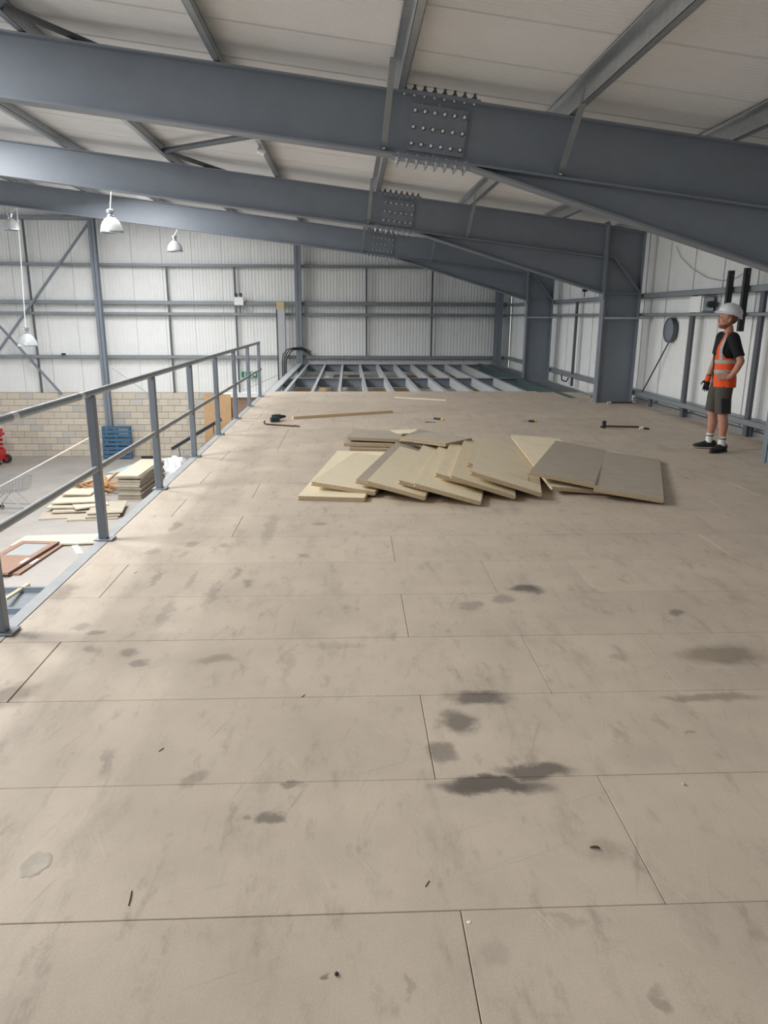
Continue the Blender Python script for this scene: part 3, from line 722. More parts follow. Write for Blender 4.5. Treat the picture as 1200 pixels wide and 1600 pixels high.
# small litter on the boards
a = atZ(930, 1326, 0); tag(MB().tube([a+V(-.016, .003, .003), a+V(-.006, 0, .007), a+V(.006, -.002, .007), a+V(.014, -.004, .004)], [.002, .0038, .0038, .002], 8).build('wood_chip', RUST, None, True), 'curled brown wood chip on the right foreground boards', 'litter')
a = atZ(733, 1441, 0); tag(MB().lathe([(.0055, .0), (.006, .001), (.004, .0025), (.0012, .0012)], 10, a).build('screw_head', BOLT), 'bright screw head beside the foreground joint', 'screw')
a, b = atZ(206, 1393, 0), atZ(201, 1416, 0); tag(MB().tube([a+V(0, 0, .002), (a+b)/2+V(.001, 0, .003), b+V(0, 0, .002)], .0016, 6).build('twig', DARK), 'dark twig on the left foreground boards', 'litter')
a = atZ(526, 1523, 0); tag(MB().ball(a+V(0, 0, .003), .006, .006, .004, 8).build('pebble', DARK, None, True), 'tiny black pebble at the bottom centre', 'litter')
a = atZ(1068, 1226, 0); tag(MB().ball(a+V(0, 0, .003), .006, .008, .004, 8).build('pebble', PLASTER, None, True), 'tiny pale chip of plaster at the right', 'litter')
for k, (px, py, lb) in enumerate(((212, 895, 'dark splinter near the deck edge strip'), (108, 897, 'thin splinter by the rail post'), (474, 1088, 'short dark splinter in the middle of the deck'), (252, 1172, 'small dark fibre left of the middle'), (668, 1382, 'small dark scrap in the foreground'))):
    a = atZ(px, py, 0); tag(MB().bar(a+V(-.007, -.010, .001), a+V(.006, .012, .0015), .0022, .002).build('splinter', DARK), lb, 'litter', 'splinters on the deck')
# dried ring of plaster
a = atZ(54, 1351, 0); b = MB(); pr = []; rr = random.Random(5)
for i in range(28):
    t = 2*math.pi*i/28; q = rr.uniform(.9, 1.12); pr.append((a.x+.047*q*math.cos(t), a.y+.055*q*math.sin(t)))
n = len(pr); vs = []
for x, y in pr:
    dx, dy = x-a.x, y-a.y
    vs += [(x, y, .0002), (a.x+dx*.86, a.y+dy*.86, .003), (a.x+dx*.66, a.y+dy*.66, .001)]
b.add(vs, [(3*i, 3*((i+1) % n), 3*((i+1) % n)+1, 3*i+1) for i in range(n)]+[(3*i+1, 3*((i+1) % n)+1, 3*((i+1) % n)+2, 3*i+2) for i in range(n)]+[tuple(3*i+2 for i in range(n))])
tag(b.build('plaster_ring', PLASTER, None, True), 'dried ring of spilt plaster on the left foreground boards', 'stain')

# ================================================================== RIGHT WALL FITTINGS
ds = thing('wall_disc', (5.64, 12.98, 1.17), 'round grey disc hung on the right wall', 'disc')
MB().lathe([(.0001, -.02), (.19, -.02), (.207, -.012), (.207, .03), (.0001, .03)], 32, close=False).xf(Matrix.Translation((5.63, 12.98, 1.385)) @ Matrix.Rotation(R(90), 4, 'Y')).build('plate', STEEL, ds, True)
MB().lathe([(.19, -.03), (.212, -.03), (.212, .035), (.19, .035), (.19, -.03)], 32, close=False).xf(Matrix.Translation((5.63, 12.98, 1.385)) @ Matrix.Rotation(R(90), 4, 'Y')).build('rim', STEELD, ds, True)
tag(MB().tube([(5.66, 13.0, 1.22), (5.50, 13.62, .25)], .012, 8).build('leaning_rod', DARK), 'thin dark rod leaning on the right wall by the disc', 'rod')
hb = thing('wall_unit', (5.52, 11.7, 1.68), 'white electrical wall unit with a dark fitting behind the helmet', 'electrical box')
MB().cbox(5.44, 5.66, 11.54, 11.90, 1.68, 1.925, .008).build('casing', WHITE, hb)
MB().cbox(5.46, 5.64, 11.50, 11.54, 1.70, 1.91, .006).build('side_plate', GALV, hb)
MB().tube([(5.60, 11.50, 1.80), (5.60, 11.42, 1.80)], .05, 14).build('outlet', BLACK, hb, True)
for y, z0, z1, lb in ((10.70, 1.60, 2.25, 'left of the two dark upright rails behind the helmet'), (10.26, 1.42, 2.26, 'right of the two dark upright rails behind the helmet')):
    t = thing('upright_rail', (5.44, y, z0), lb, 'rail', 'dark upright rails')
    MB().box(5.41, 5.415, y-.035, y+.035, z0, z1).box(5.41, 5.48, y-.035, y-.030, z0, z1).box(5.41, 5.48, y+.03, y+.035, z0, z1).build('channel', DARK, t)
    MB().bar((5.44, y-.035, z1-.07), (5.44, y-.08, z1-.07), .02, .02).build('bolt', DARK, t)
tag(MB().tube([atX(1057, 385, 5.67), atX(1064, 402, 5.67), atX(1082, 420, 5.67), atX(1105, 434, 5.67), atX(1128, 439, 5.67), atX(1150, 434, 5.67), atX(1166, 424, 5.6)], .005, 6).build('wall_cable', mat('grey_cable', srgb(150, 150, 148), .6), None, True), 'thin grey cable drooping across the right wall above the rails', 'cable')
tag(MB().tube([(5.62, 15.9, .12), (5.55, 15.75, .06), (5.5, 15.5, .1), (5.53, 15.3, .16)], .012, 6).build('loose_hose', BLACK, None, True), 'short black hose at the wall foot behind the middle column', 'hose')
tag(MB().tube([(5.55, 19.2, .2), (5.5, 18.95, .02), (5.55, 18.75, .0), (5.6, 18.7, .1)], .018, 6).build('loose_hose', BLACK, None, True), 'black hose loop at the wall foot beside the farthest column', 'hose')
wc = thing('wall_camera', (5.62, 17.9, 2.15), 'small dark camera high on the right wall between the far columns', 'camera')
MB().cbox(5.55, 5.66, 17.87, 17.93, 2.18, 2.24, .005).build('body', BLACK, wc); MB().bar((5.6, 17.9, 2.06), (5.6, 17.9, 2.18), .02, .02).build('stalk', BLACK, wc)

# ================================================================== GABLE WALL FITTINGS
em = thing('emergency_light', (-3.70, 26.1, 1.9), 'white twin-spot emergency light box on the far wall rail', 'light')
p0, p1 = atY(366, 464, 26.1), atY(381, 477, 26.1)
MB().cbox(p0.x, p1.x, 26.05, 26.19, p1.z, p0.z, .008).build('casing', WHITE, em)
for k in (.25, .75):
    cx = p0.x+(p1.x-p0.x)*k
    MB().tube([(cx, 26.12, p0.z), (cx, 26.12, p0.z+.05), (cx-.01, 26.02, p0.z+.08)], [.02, .03, .06], 10).build('spot_head', DARK, em, True)
MB().tube([(-3.70, 26.14, p1.z), (-3.70, 26.14, 1.68)], .015, 6).build('conduit', DARK, em)
p0, p1 = atY(377, 583, 26.2), atY(402, 588, 26.2)
ex = thing('exit_sign', (-3.46, 26.25, p1.z-.08), 'green and white exit sign low on the far wall behind the rail', 'sign')
zc = (p0.z+p1.z)/2
MB().cbox(p0.x, p1.x, 26.22, 26.24, zc-.10, zc+.10, .003).build('panel', GREEN, ex)
w_ = p1.x-p0.x
for q0, q1 in ((.20, .245), (.33, .375), (.62, .70)):
    MB().box(p0.x+w_*q0, p0.x+w_*q1, 26.212, 26.219, zc-.08, zc+.08).build('pictogram_bar', WHITE, ex)
MB().ext([(p0.x+w_*.72, 26.212, zc-.015), (p0.x+w_*.82, 26.212, zc-.015), (p0.x+w_*.82, 26.212, zc-.06), (p0.x+w_*.92, 26.212, zc), (p0.x+w_*.82, 26.212, zc+.06), (p0.x+w_*.82, 26.212, zc+.015), (p0.x+w_*.72, 26.212, zc+.015)], (0, .007, 0)).build('arrow', WHITE, ex)
du = thing('service_duct', (-2.29, 25.9, ZG), 'tall pale grey service duct left of the gable post', 'duct')
MB().cbox(-2.40, -2.16, 25.75, 25.97, ZG, 1.9, .006).build('casing', DUCT, du)
MB().cbox(-2.44, -2.15, 25.74, 25.98, 1.78, 2.06, .03).build('foam_cap', FOAM, du)['label'] = 'tan expanding foam cap'
MB().tube([(-2.43, 25.78, ZG), (-2.43, 25.78, 2.0)], .022, 8).build('dark_conduit', DARK, du)
for k in range(3):
    dx = .062*k
    tag(MB().tube([(-2.28+dx, 25.66, ZG), (-2.28+dx, 25.66, 0.05), (-2.25+dx, 25.66, .30-dx), (-2.10+dx, 25.68, .48-dx*.6), (-1.88, 25.75, .53-dx*.5), (-1.62, 25.8, .54-dx*.5), (-1.3, 25.9, .40-dx)], .019, 8).build('service_hose', BLACK, None, True),
        ['outermost black service hose curving past the gable post', 'middle black service hose curving past the gable post', 'innermost black service hose curving past the gable post'][k], 'hose', 'black service hoses')
for (x0, y0, x1, y1, lb) in ((380, 610, 437, 585, 'thin wire sloping up behind the rail end'), (175, 575, 250, 628, 'thin slack wire across the far wall left of the rail')):
    p, q = atY(x0, y0, 26.15), atY(x1, y1, 26.15)
    tag(MB().tube([p, q], .008, 6).build('wall_wire', GIRT), lb, 'wire')
tag(MB().cbox(-9.85, -9.72, 26.1, 26.2, .25, .31, .01).build('rail_bracket', DARK), 'small dark bracket on the low wall rail under the left lamp', 'bracket')

# ================================================================== HIGH-BAY LAMPS
def lamp(px, py, y, width, cable_to_z, lb):
    c = atY(px, py, y)          # centre of the shade
    r = width/2
    t = thing('high_bay_lamp', (c.x, c.y, c.z-r*.8), lb, 'lamp', 'high-bay lamps over the hall')
    o = V(c.x, c.y, c.z-r*.82)
    MB().lathe([(r, 0), (r*1.03, .012), (r*.98, r*.25), (r*.9, r*.6), (r*.74, r*.95), (r*.5, r*1.22), (r*.27, r*1.36), (r*.27, r*1.38), (r*.53, r*1.20), (r*.77, r*.92), (r*.93, r*.58), (r*1.0, r*.22)], 28, o, close=False).build('reflector', ACRYL, t, True)
    MB().lathe([(r*.97, 0), (r*1.05, .0), (r*1.05, .03), (r*.97, .03)], 28, o, close=False).build('rim', GALV, t, True)
    z = r*1.34
    MB().lathe([(r*.30, z), (r*.32, z+r*.12), (r*.24, z+r*.18), (r*.24, z+r*.36), (r*.34, z+r*.4), (r*.34, z+r*.62), (r*.1, z+r*.7)], 16, o).build('gear_housing', GALV, t, True)
    MB().lathe([(.05, r*.5), (.055, r*.7), (.04, r*1.2), (.02, r*1.36)], 12, o).build('bulb', WHITE, t, True)
    top = o+V(0, 0, z+r*.68); hx = min(PX, key=lambda q: abs(q-top.x))
    MB().tube([top, ((top.x+hx)/2+.015, top.y, (top.z+rtop(hx))/2), (hx, top.y, rtop(hx)+.006)], .011, 6).build('suspension_cable', WHITE, t)
    return t
lamp(174, 349, 16.6, .46, rtop(-5)+.05, 'largest high-bay lamp, hanging just under the middle rafter')
lamp(273, 383, 23.4, .45, rtop(-5)+.05, 'small high-bay lamp hanging right of the tall gable post')
lamp(17, 349, 21.8, .43, rtop(-9)+.05, 'high-bay lamp at the left edge under the farthest rafter')
lamp(42, 529, 20.4, .48, rtop(-9)+.05, 'low-hung high-bay lamp over the block wall at the left')
sl = thing('clip_lamp', (-1.24, 11.6, 3.8), 'small silver clip lamp fixed under the purlin above the handrail', 'lamp')
c = atY(408, 237, 11.6)
MB().tube([c+V(-.05, 0, .02), c+V(.05, 0, -.02)], .042, 12).build('body', BOLT, sl, True)
MB().bar(c, c+V(0, .0, .14), .02, .01).build('clip', GALV, sl)

# ================================================================== THINGS ON THE GROUND FLOOR
# blue pallet leaning on the block wall
pa = thing('pallet', (-8.12, 25.75, ZG), 'blue wooden pallet leaning upright on the block wall', 'pallet')
lean = .12
def pz(x, h, off): return V(x, 25.62+lean*h/1.12+off, ZG+h)
for k in range(8):
    h = .05+k*.142
    MB().bar(pz(-8.60, h+.045, 0), pz(-7.62, h+.045, 0), .022, .10, (0, lean, 1)).build('slat', BLUE, pa)
for x in (-8.56, -8.11, -7.66):
    MB().bar(pz(x, 0, .055), pz(x, 1.13, .055), .09, .09, (0, -1, 0)).build('bearer', BLUE, pa)
for k in range(4):
    h = .05+k*.33
    MB().bar(pz(-8.60, h+.045, .11), pz(-7.62, h+.045, .11), .022, .10, (0, lean, 1)).build('slat', BLUE, pa)
# broom
br = thing('broom', (-7.1, 25.8, ZG), 'yellow-handled broom leaning on the block wall', 'broom')
MB().tube([(-7.11, 25.75, ZG+.08), (-6.98, 26.15, -2.15)], .014, 8).build('handle', YEL, br, True)
MB().tube([(-6.98, 26.15, -2.2), (-6.975, 26.165, -2.07)], .018, 8).build('grip', BLACK, br, True)
MB().cbox(-7.32, -6.92, 25.70, 25.78, ZG, ZG+.09, .01).build('brush_head', DARK, br)
# plywood sheet, brown panel and white ledge, dark bar
tag(MB().ext([(-5.10, 25.84, ZG+.0), (-4.16, 25.84, ZG+.0), (-4.16, 26.14, -1.09), (-5.10, 26.14, -1.07)], (0, .02, .003)).build('plywood_sheet', PLY), 'tan plywood sheet leaning at the end of the block wall', 'board')
cbp = thing('brown_cabinet', (-3.65, 26.0, ZG), 'reddish brown panel under a white ledge behind the rail end', 'cabinet')
MB().box(-4.25, -3.2, 26.16, 26.34, ZG, -1.18).build('panel', BROWN, cbp); MB().box(-4.14, -2.5, 25.99, 26.32, -1.18, -1.06).build('ledge', WHITE, cbp)
a, b = atY(268, 702, 25.1), atY(346, 655, 25.5)
ab = thing('steel_angle', (a.x, a.y, ZG), 'dark steel angle propped slanting in front of the block wall', 'bar')
MB().bar(a, b, .012, .12, (0, 0, 1)).build('angle_leg', STEELD, ab); MB().bar(a+V(0, -.05, .06), b+V(0, -.05, .06), .10, .012).build('angle_leg', STEELD, ab)
MB().bar(a+V(.25, 0, .1), V(a.x+.3, a.y, ZG), .03, .03).build('prop', STEELD, ab)
MB().bar(b+V(-.3, .0, -.2), V(b.x-.2, b.y, ZG), .03, .03).build('prop', STEELD, ab)
# neat stack of boards
stk = random.Random(11)
FLs = V(-6.33, 19.75, 0)
me_s = board_mesh(.62, 2.4, .040, CHIP2, CHIPG); me_s2 = board_mesh(.62, 2.4, .040, CHIPG, CHIPG)
N_ST = 15
for k in range(N_ST):
    z = ZG+.042*(k+1)+(.012*(k//3))
    dx, dy = stk.uniform(-.03, .03), stk.uniform(-.07, .07)
    o = link('stacked_board', me_s if k == N_ST-1 or k % 4 == 0 else me_s2, None, (FLs.x+dx, FLs.y+dy, z), (0, 0, R(-1.5)+stk.uniform(-.012, .012)))
    od = ['bottom', 'second', 'third', 'fourth', 'fifth', 'sixth', 'seventh', 'eighth', 'ninth', 'tenth', 'eleventh', 'twelfth', 'thirteenth', 'fourteenth', 'pale top'][k]
    tag(o, od+' board '+('of' if k in (0, N_ST-1) else 'from the bottom in')+' the neat stack on the ground floor', 'board', 'neat stack of boards')
# heap of loose boards
heap = [ # pixel of near corner, height, deg, W, L, pitch, label
 ((60, 811), .04, 12, .9, .7, 'flat board at the far left foot of the heap'), ((104, 813), .04, 14, .85, .6, 'flat board at the front foot of the heap'),
 ((80, 800), .10, 8, 1.1, .8, 'grey board second layer of the heap'), ((72, 793), .16, 6, 1.0, .8, 'pale board third layer of the heap'),
 ((80, 786), .22, 4, 1.15, .9, 'broad pale board near the top of the heap'), ((95, 772), .32, 2, .75, .6, 'small bright board on top of the heap'),
 ((118, 795), .17, 28, .8, .7, 'tilted board at the right shoulder of the heap')]
for (px, py), h, dg, Wd, Ln, lb in heap:
    p = atZ(px, py, ZG+h); u = V(math.cos(R(dg)), math.sin(R(dg)), random.uniform(-.03, .03)); v = V(-math.sin(R(dg)), math.cos(R(dg)), random.uniform(-.03, .03))
    place_board(p, u, v, board_mesh(Wd, Ln, .035, CHIP2 if h > .15 else CHIPG, CHIPG), lb+' on the ground floor', 'heap of boards on the ground floor')
for (px, py), h, dg, Wd, Ln, lb in [((131, 812), .04, 12, .78, 1.05, 'lowest'), ((133, 808), .09, 16, .80, 1.0, 'middle'), ((136, 802), .15, 10, .82, 1.15, 'top')]:
    p = atZ(px, py, ZG+h); u = V(math.cos(R(dg)), math.sin(R(dg)), 0); v = V(-math.sin(R(dg)), math.cos(R(dg)), 0)
    place_board(p, u, v, board_mesh(Wd, Ln, .035, CHIPG, CHIPG), lb+' of three grey boards stacked under the rail post', 'three boards under the rail')
# broken timber pile
tp = random.Random(21)
where = ['left', 'middle', 'right']
n_t = 0
for k in range(26):
    cx, cy = tp.uniform(-7.7, -6.5), tp.uniform(20.3, 21.4); L_ = tp.uniform(.5, 1.1); an = tp.uniform(0, math.pi); z = ZG+.03+tp.uniform(0, .22)
    d = V(math.cos(an), math.sin(an), tp.uniform(-.1, .18))*L_/2
    if z-abs(d.z) < ZG+.02: z = ZG+.025+abs(d.z)
    o = MB().bar(V(cx, cy, z)-d, V(cx, cy, z)+d, tp.uniform(.04, .09), tp.uniform(.025, .045)).build('broken_timber', (TIMBERO, TIMBER, TIMBERO)[k % 3])
    tag(o, 'broken length of timber in the tangled pile behind the boards', 'timber', 'tangled timber pile')
fr = thing('broken_crate', (-6.4, 20.6, ZG+.3), 'broken open timber crate on top of the tangled timber', 'crate')
q = [V(-6.85, 20.35, ZG+.33), V(-6.15, 20.25, ZG+.36), V(-6.05, 20.95, ZG+.48), V(-6.75, 21.05, ZG+.46)]
for i in range(4): MB().bar(q[i], q[(i+1) % 4], .06, .05).build('crate_slat', TIMBERO, fr)
MB().bar((q[0]+q[1])/2, (q[2]+q[3])/2, .05, .04).build('crate_slat', TIMBERO, fr)
# plastic film and white sheeting
def crumple(name, cx, cy, sx, sy, h, m, lb, seed, cat='sheeting', rz=0):
    rr = random.Random(seed); n = 13; b = MB(); vs = []
    for i in range(n):
        for j in range(n):
            u, v = i/(n-1)*2-1, j/(n-1)*2-1; e = max(0, 1-max(abs(u), abs(v))**2)
            vs.append((u*sx*(1+rr.uniform(-.06, .06)), v*sy*(1+rr.uniform(-.06, .06)), .012+e*h*(.4+.6*rr.random())+rr.random()*.05*h))
    b.add(vs, [(i*n+j, (i+1)*n+j, (i+1)*n+j+1, i*n+j+1) for i in range(n-1) for j in range(n-1)])
    b.xf(Matrix.Translation((cx, cy, ZG)) @ Matrix.Rotation(rz, 4, 'Z'))
    o = b.build(name, m); sm = o.modifiers.new('thick', 'SOLIDIFY'); sm.thickness = .006
    return tag(o, lb, cat)
crumple('white_sheeting', -5.75, 23.7, .65, .9, .5, SHEET, 'crumpled white sheeting heaped behind the rail', 31, rz=.3)
crumple('white_sheeting', -5.6, 22.3, .35, .5, .25, SHEET, 'smaller scrap of white sheeting by the deck edge', 32, rz=-.4)
crumple('plastic_film', -7.2, 24.0, .22, .9, .10, BLUEGL, 'pale blue plastic film beside the neat board stack', 33, rz=-.35)
crumple('plastic_film', -7.5, 22.6, .16, .35, .06, SHEET, 'small white film scrap left of the neat stack', 34, rz=-.6)
for k, (x, y, an, lb) in enumerate(((-5.7, 21.9, .5, 'grey plank lying over the white sheeting'), (-5.95, 22.6, .9, 'second grey plank among the white sheeting'), (-7.75, 22.0, .4, 'dark offcut beyond the timber pile'))):
    d = V(math.cos(an), math.sin(an), 0)*.4
    tag(MB().bar(V(x, y, ZG+.10)-d, V(x, y, ZG+.10)+d, .14, .03).build('loose_plank', CHIPG), lb, 'timber', 'loose planks')
# long board, white strip, two doors
p = [atZ(20, 856, ZG), atZ(150, 849, ZG), atZ(150, 838, ZG), atZ(28, 843, ZG)]
p = [V(-7.35, 15.42, ZG), V(-4.2, 15.75, ZG), V(-4.25, 16.4, ZG), V(-7.3, 16.15, ZG)]
tag(MB().ext([x+V(0, 0, .03) for x in p], (0, 0, .035)).build('long_board', CHIP2), 'long pale board lying flat beyond the doors', 'board')
a, b = atZ(117, 853, ZG), atZ(125, 866, ZG)
tag(MB().bar(a+V(0, 0, .01), b+V(0, 0, .01), .13, .015).build('white_strip', SHEET), 'short white strip on the floor under the rail', 'strip')
def door(z, dx, dy, dg, lb):
    t = thing('loose_door', (-6.55+dx, 13.55+dy, z), lb, 'door', 'doors lying on the ground floor', R(dg))
    Wd, Ln, th = .84, 2.03, .044
    # local: x to the left (-), y away; near-right corner at origin
    MB().box(-Wd, 0, 0, 1.05, 0, th).local('lower_panel', BROWN, t)
    for x0, x1 in ((-Wd, -Wd+.13), (-.13, 0)): MB().box(x0, x1, 1.05, Ln, 0, th).local('stile', BROWN, t)
    MB().box(-Wd+.13, -.13, Ln-.16, Ln, 0, th).local('top_rail', BROWN, t)
    MB().box(-Wd+.13, -.13, 1.05, Ln-.16, th*.35, th*.6).local('glass_pane', GLASSY, t)
    MB().box(-.001, .006, 0, Ln, .002, th-.002).local('edge_strip', BROWND, t)
    MB().cbox(-.09, -.02, .55, .85, th, th+.012, .003).local('handle_plate', WHITE, t)
door(ZG, .16, .12, -4, 'lower brown veneered door lying on the ground floor')
door(ZG+.06, 0, 0, -6, 'upper brown veneered door with glass lying on the ground floor')
# grey steel tray and timber sliver at the near left
tr = thing('steel_tray', (-6.1, 12.0, ZG), 'blue-grey steel tray panel below the nearest rail post', 'panel')
x0, x1, y0, y1 = -6.75, -5.3, 10.6, 12.75
MB().box(x0, x1, y0, y1, ZG, ZG+.02).build('sheet', GIRT, tr)
for s in ((x0, x1, y1-.06, y1), (x0, x1, y0, y0+.06), (x0, x0+.06, y0+.06, y1-.06), (x1-.06, x1, y0+.06, y1-.06), (x0+.06, x1-.06, 11.7, 11.76)):
    MB().box(*s, ZG+.02, ZG+.12).build('rim', STEEL, tr)
a, b = atZ(8, 938, ZG+.2), atZ(44, 913, ZG+.03)
tag(MB().bar(a+V(0, 0, .02), b, .07, .04).build('timber_offcut', TIMBER), 'pale timber offcut beside the steel tray', 'timber')
# rope stretched from the rail post down to the hall
e0 = V(gx-.03, 5.24, atY(139, 684, 5.24).z); e1 = atZ(-90, 800, ZG)
tag(MB().tube([e0+(e1-e0)*k/8-V(0, 0, .05*math.sin(math.pi*k/8)) for k in range(9)], .006, 6).build('tie_rope', ROPE), 'white rope stretched from the rail post down across the hall', 'rope')

# shopping trolley
tc = thing('shopping_trolley', (-8.6, 18.5, ZG), 'wire shopping trolley standing at the left edge of the hall', 'trolley', rz=R(-6))
def tw(p, q, r=.006): return MB().tube([p, q], r, 6)
bx = MB()
# basket narrow end towards +x
x0, x1, yw0, yw1, zb0, zb1, zt = -.45, .42, .27, .22, .50, .60, .93
nx = 11
for i in range(nx+1):
    t = i/nx; x = x0+(x1-x0)*t; w = yw0+(yw1-yw0)*t; zb = zb0+(zb1-zb0)*t; xs = x+.0
    for s in (-1, 1): bx.tube([(xs-.06*(1-t)+.06*t, s*w, zt), (xs, s*w*.9, zb)], .0045, 5)
    bx.tube([(xs, -w*.9, zb), (xs, w*.9, zb)], .0045, 5)
for j in range(7):
    t = j/6
    for s in (-1, 1):
        bx.tube([(x0-.06*t, s*yw0*(.9+.1*t), zb0+(zt-zb0)*t), (x1+.06*t, s*yw1*(.9+.1*t), zb1+(zt-zb1)*t)], .005, 5)
    bx.tube([(x1+.06*t, -yw1*(.9+.1*t), zb1+(zt-zb1)*t), (x1+.06*t, yw1*(.9+.1*t), zb1+(zt-zb1)*t)], .005, 5)
    bx.tube([(x0+(x1-x0)*t, -.2, zb0+(zb1-zb0)*t), (x0+(x1-x0)*t, .2, zb0+(zb1-zb0)*t)], .0045, 5)
bx.local('wire_basket', CHROME, tc)
rim = MB().tube([(x0-.06, -yw0, zt), (x1+.06, -yw1, zt), (x1+.06, yw1, zt), (x0-.06, yw0, zt), (x0-.06, -yw0, zt)], .009, 6).local('basket_rim', CHROME, tc)
MB().tube([(x0-.2, -yw0, zt+.08), (x0-.2, yw0, zt+.08)], .016, 8).local('push_handle', BLACK, tc, True)
for s in (-1, 1):
    MB().tube([(x0-.2, s*yw0, zt+.08), (x0-.06, s*yw0, zt)], .01, 6).local('handle_arm', CHROME, tc)
    MB().tube([(-.05, s*.2, .56), (-.42, s*.25, .16)], .013, 6).local('leg', CHROME, tc)
    MB().tube([(-.05, s*.2, .56), (.38, s*.2, .16)], .013, 6).local('leg', CHROME, tc)
    MB().tube([(-.42, s*.25, .16), (.38, s*.2, .16)], .012, 6).local('chassis_rail', CHROME, tc)
    for x, y in ((-.42, s*.25), (.38, s*.2)):
        w = MB().tube([(x-.02, y-.014, .062), (x-.02, y+.014, .062)], .062, 14).local('castor', DARK, tc, True)
        MB().bar((x, y, .06), (x, y, .17), .04, .03).local('castor_fork', CHROME, tc)

# red scissor lift at the left edge
sc = thing('scissor_lift', (-12.05, 24.6, ZG), 'red scissor lift cut by the left edge of the picture', 'lift')
bxx0, bxx1, by0, by1 = -13.4, -11.60, 24.2, 25.0
MB().cbox(bxx0, bxx1, by0, by1, ZG+.16, ZG+.50, .02).build('chassis', RED, sc)
for x in (bxx0+.25, bxx1-.02):
    for y in (by0-.02, by1+.02):
        w = MB().tube([(x, y-.06, ZG+.15), (x, y+.06, ZG+.15)], .15, 18).build('wheel', DARK, sc, True)
        MB().tube([(x, y-.065, ZG+.15), (x, y+.065, ZG+.15)], .07, 12).build('hub', RED, w, True)
for k in range(3):
    z0 = ZG+.52+k*.145
    for y in (by0+.08, by1-.08):
        MB().bar((bxx0+.1, y, z0), (bxx1-.05, y, z0+.13), .04, .06).build('scissor_arm', RED, sc)
        MB().bar((bxx0+.1, y+.04, z0+.13), (bxx1-.05, y+.04, z0), .04, .06).build('scissor_arm', RED, sc)
MB().box(bxx0, bxx1+.02, by0, by1, ZG+.97, ZG+1.05).build('platform', RED, sc)
for z in (ZG+1.10, ZG+1.16):
    MB().tube([(bxx0+.02, by0+.03, z), (bxx1-.02, by0+.03, z), (bxx1-.02, by1-.03, z), (bxx0+.02, by1-.03, z), (bxx0+.02, by0+.03, z)], .025, 8).build('folded_guard_bar', RED, sc)
MB().bar((bxx1+.03, by0+.1, ZG+.3), (bxx1-.05, by0+.1, ZG+1.15), .10, .06, (0, 1, 0)).build('ladder', RED, sc)

# ================================================================== THE PERSON
rp = atZ(1118, 703.5, 0)
person = thing('person', (rp.x, rp.y, 0), 'man in white hard hat, orange hi-vis vest and shorts, left hand on hip', 'person', rz=R(172))
person.scale = (.97, .97, .97)
def soft(o, voxel, it=6):
    r = o.modifiers.new('remesh', 'REMESH'); r.mode = 'VOXEL'; r.voxel_size = voxel; r.use_smooth_shade = True
    s = o.modifiers.new('smooth', 'SMOOTH'); s.iterations = it; s.factor = .5
    return o
def limb(b, pts, rs, n=12):
    b.tube(pts, rs, n)
    for p, r in zip(pts, rs): b.ball(p, r*.98, r*.98, r*.98, 10)
X0 = -.02
LEGS = {1: [(-.01, .095, .90), (.002, .115, .68), (.010, .125, .49), (-.012, .128, .34), (-.014, .13, .20), (-.018, .13, .09)],
        -1: [(-.01, -.095, .90), (.025, -.11, .68), (.055, -.12, .49), (.035, -.125, .34), (.045, -.13, .20), (.05, -.13, .09)]}
LRAD = [.092, .080, .058, .060, .042, .038]
AL = [(-.06, .185, 1.415), (-.085, .245, 1.28), (-.115, .305, 1.145)]
ALf = [(-.115, .305, 1.145), (-.08, .265, 1.04), (-.03, .215, .945)]
AR = [(-.05, -.185, 1.415), (-.03, -.225, 1.28), (-.005, -.235, 1.145)]
ARf = [(-.005, -.235, 1.145), (.05, -.225, 1.01), (.095, -.21, .895)]
body = MB()
body.rings([((x+X0, 0, z), (rx, 0, 0), (0, ry, 0)) for z, x, rx, ry in ((.84, .0, .09, .13), (.95, 0, .10, .15), (1.08, 0, .095, .14), (1.28, -.01, .11, .165), (1.40, -.035, .085, .165), (1.455, -.045, .06, .09), (1.49, -.045, .055, .058), (1.56, -.04, .052, .054))], 18)
for s in (1, -1): limb(body, LEGS[s], LRAD)
limb(body, AL, [.058, .050, .042]); limb(body, ALf, [.043, .039, .027])
limb(body, AR, [.058, .050, .042]); limb(body, ARf, [.043, .038, .027])
def hand(b, wrist, fwd, palm_n, side, curl):
    """wrist point, finger direction, palm normal (towards what it touches), side = direction of the thumb"""
    f = Vector(fwd).normalized(); n = Vector(palm_n); n = (n-f*n.dot(f)).normalized(); t = Vector(side); t = (t-f*t.dot(f)-n*t.dot(n)).normalized()
    w = Vector(wrist)
    mt = Matrix.Identity(3)
    for i in range(3): mt[i][0] = f[i]; mt[i][1] = t[i]; mt[i][2] = n[i]
    b.ball(w+f*.05, .056, .042, .017, 12, mt)
    b.tube([w-f*.02, w+f*.03], [.027, .028], 10)
    for k, (ln, of) in enumerate(((.072, .028), (.080, .010), (.075, -.009), (.060, -.027))):
        base = w+f*.088+t*of
        a = f*math.cos(curl*.4)+n*math.sin(curl*.4); c2 = f*math.cos(curl)+n*math.sin(curl); c3 = f*math.cos(curl*1.6)+n*math.sin(curl*1.6)
        sp = t*(of*.5)
        p1 = base+a*ln*.42+sp*.4; p2 = p1+c2*ln*.32+sp*.3; p3 = p2+c3*ln*.26
        limb(b, [base-f*.02, p1, p2, p3], [.010, .0095, .0088, .0075], 8)
    tb = w+f*.02+t*.03
    limb(b, [tb, tb+t*.030+f*.030, tb+t*.040+f*.060+n*.008], [.012, .0105, .0085], 8)
hand(body, (-.03, .215, .945), (.93, -.22, .02), (0, -1, -.1), (0, .1, 1), .22)
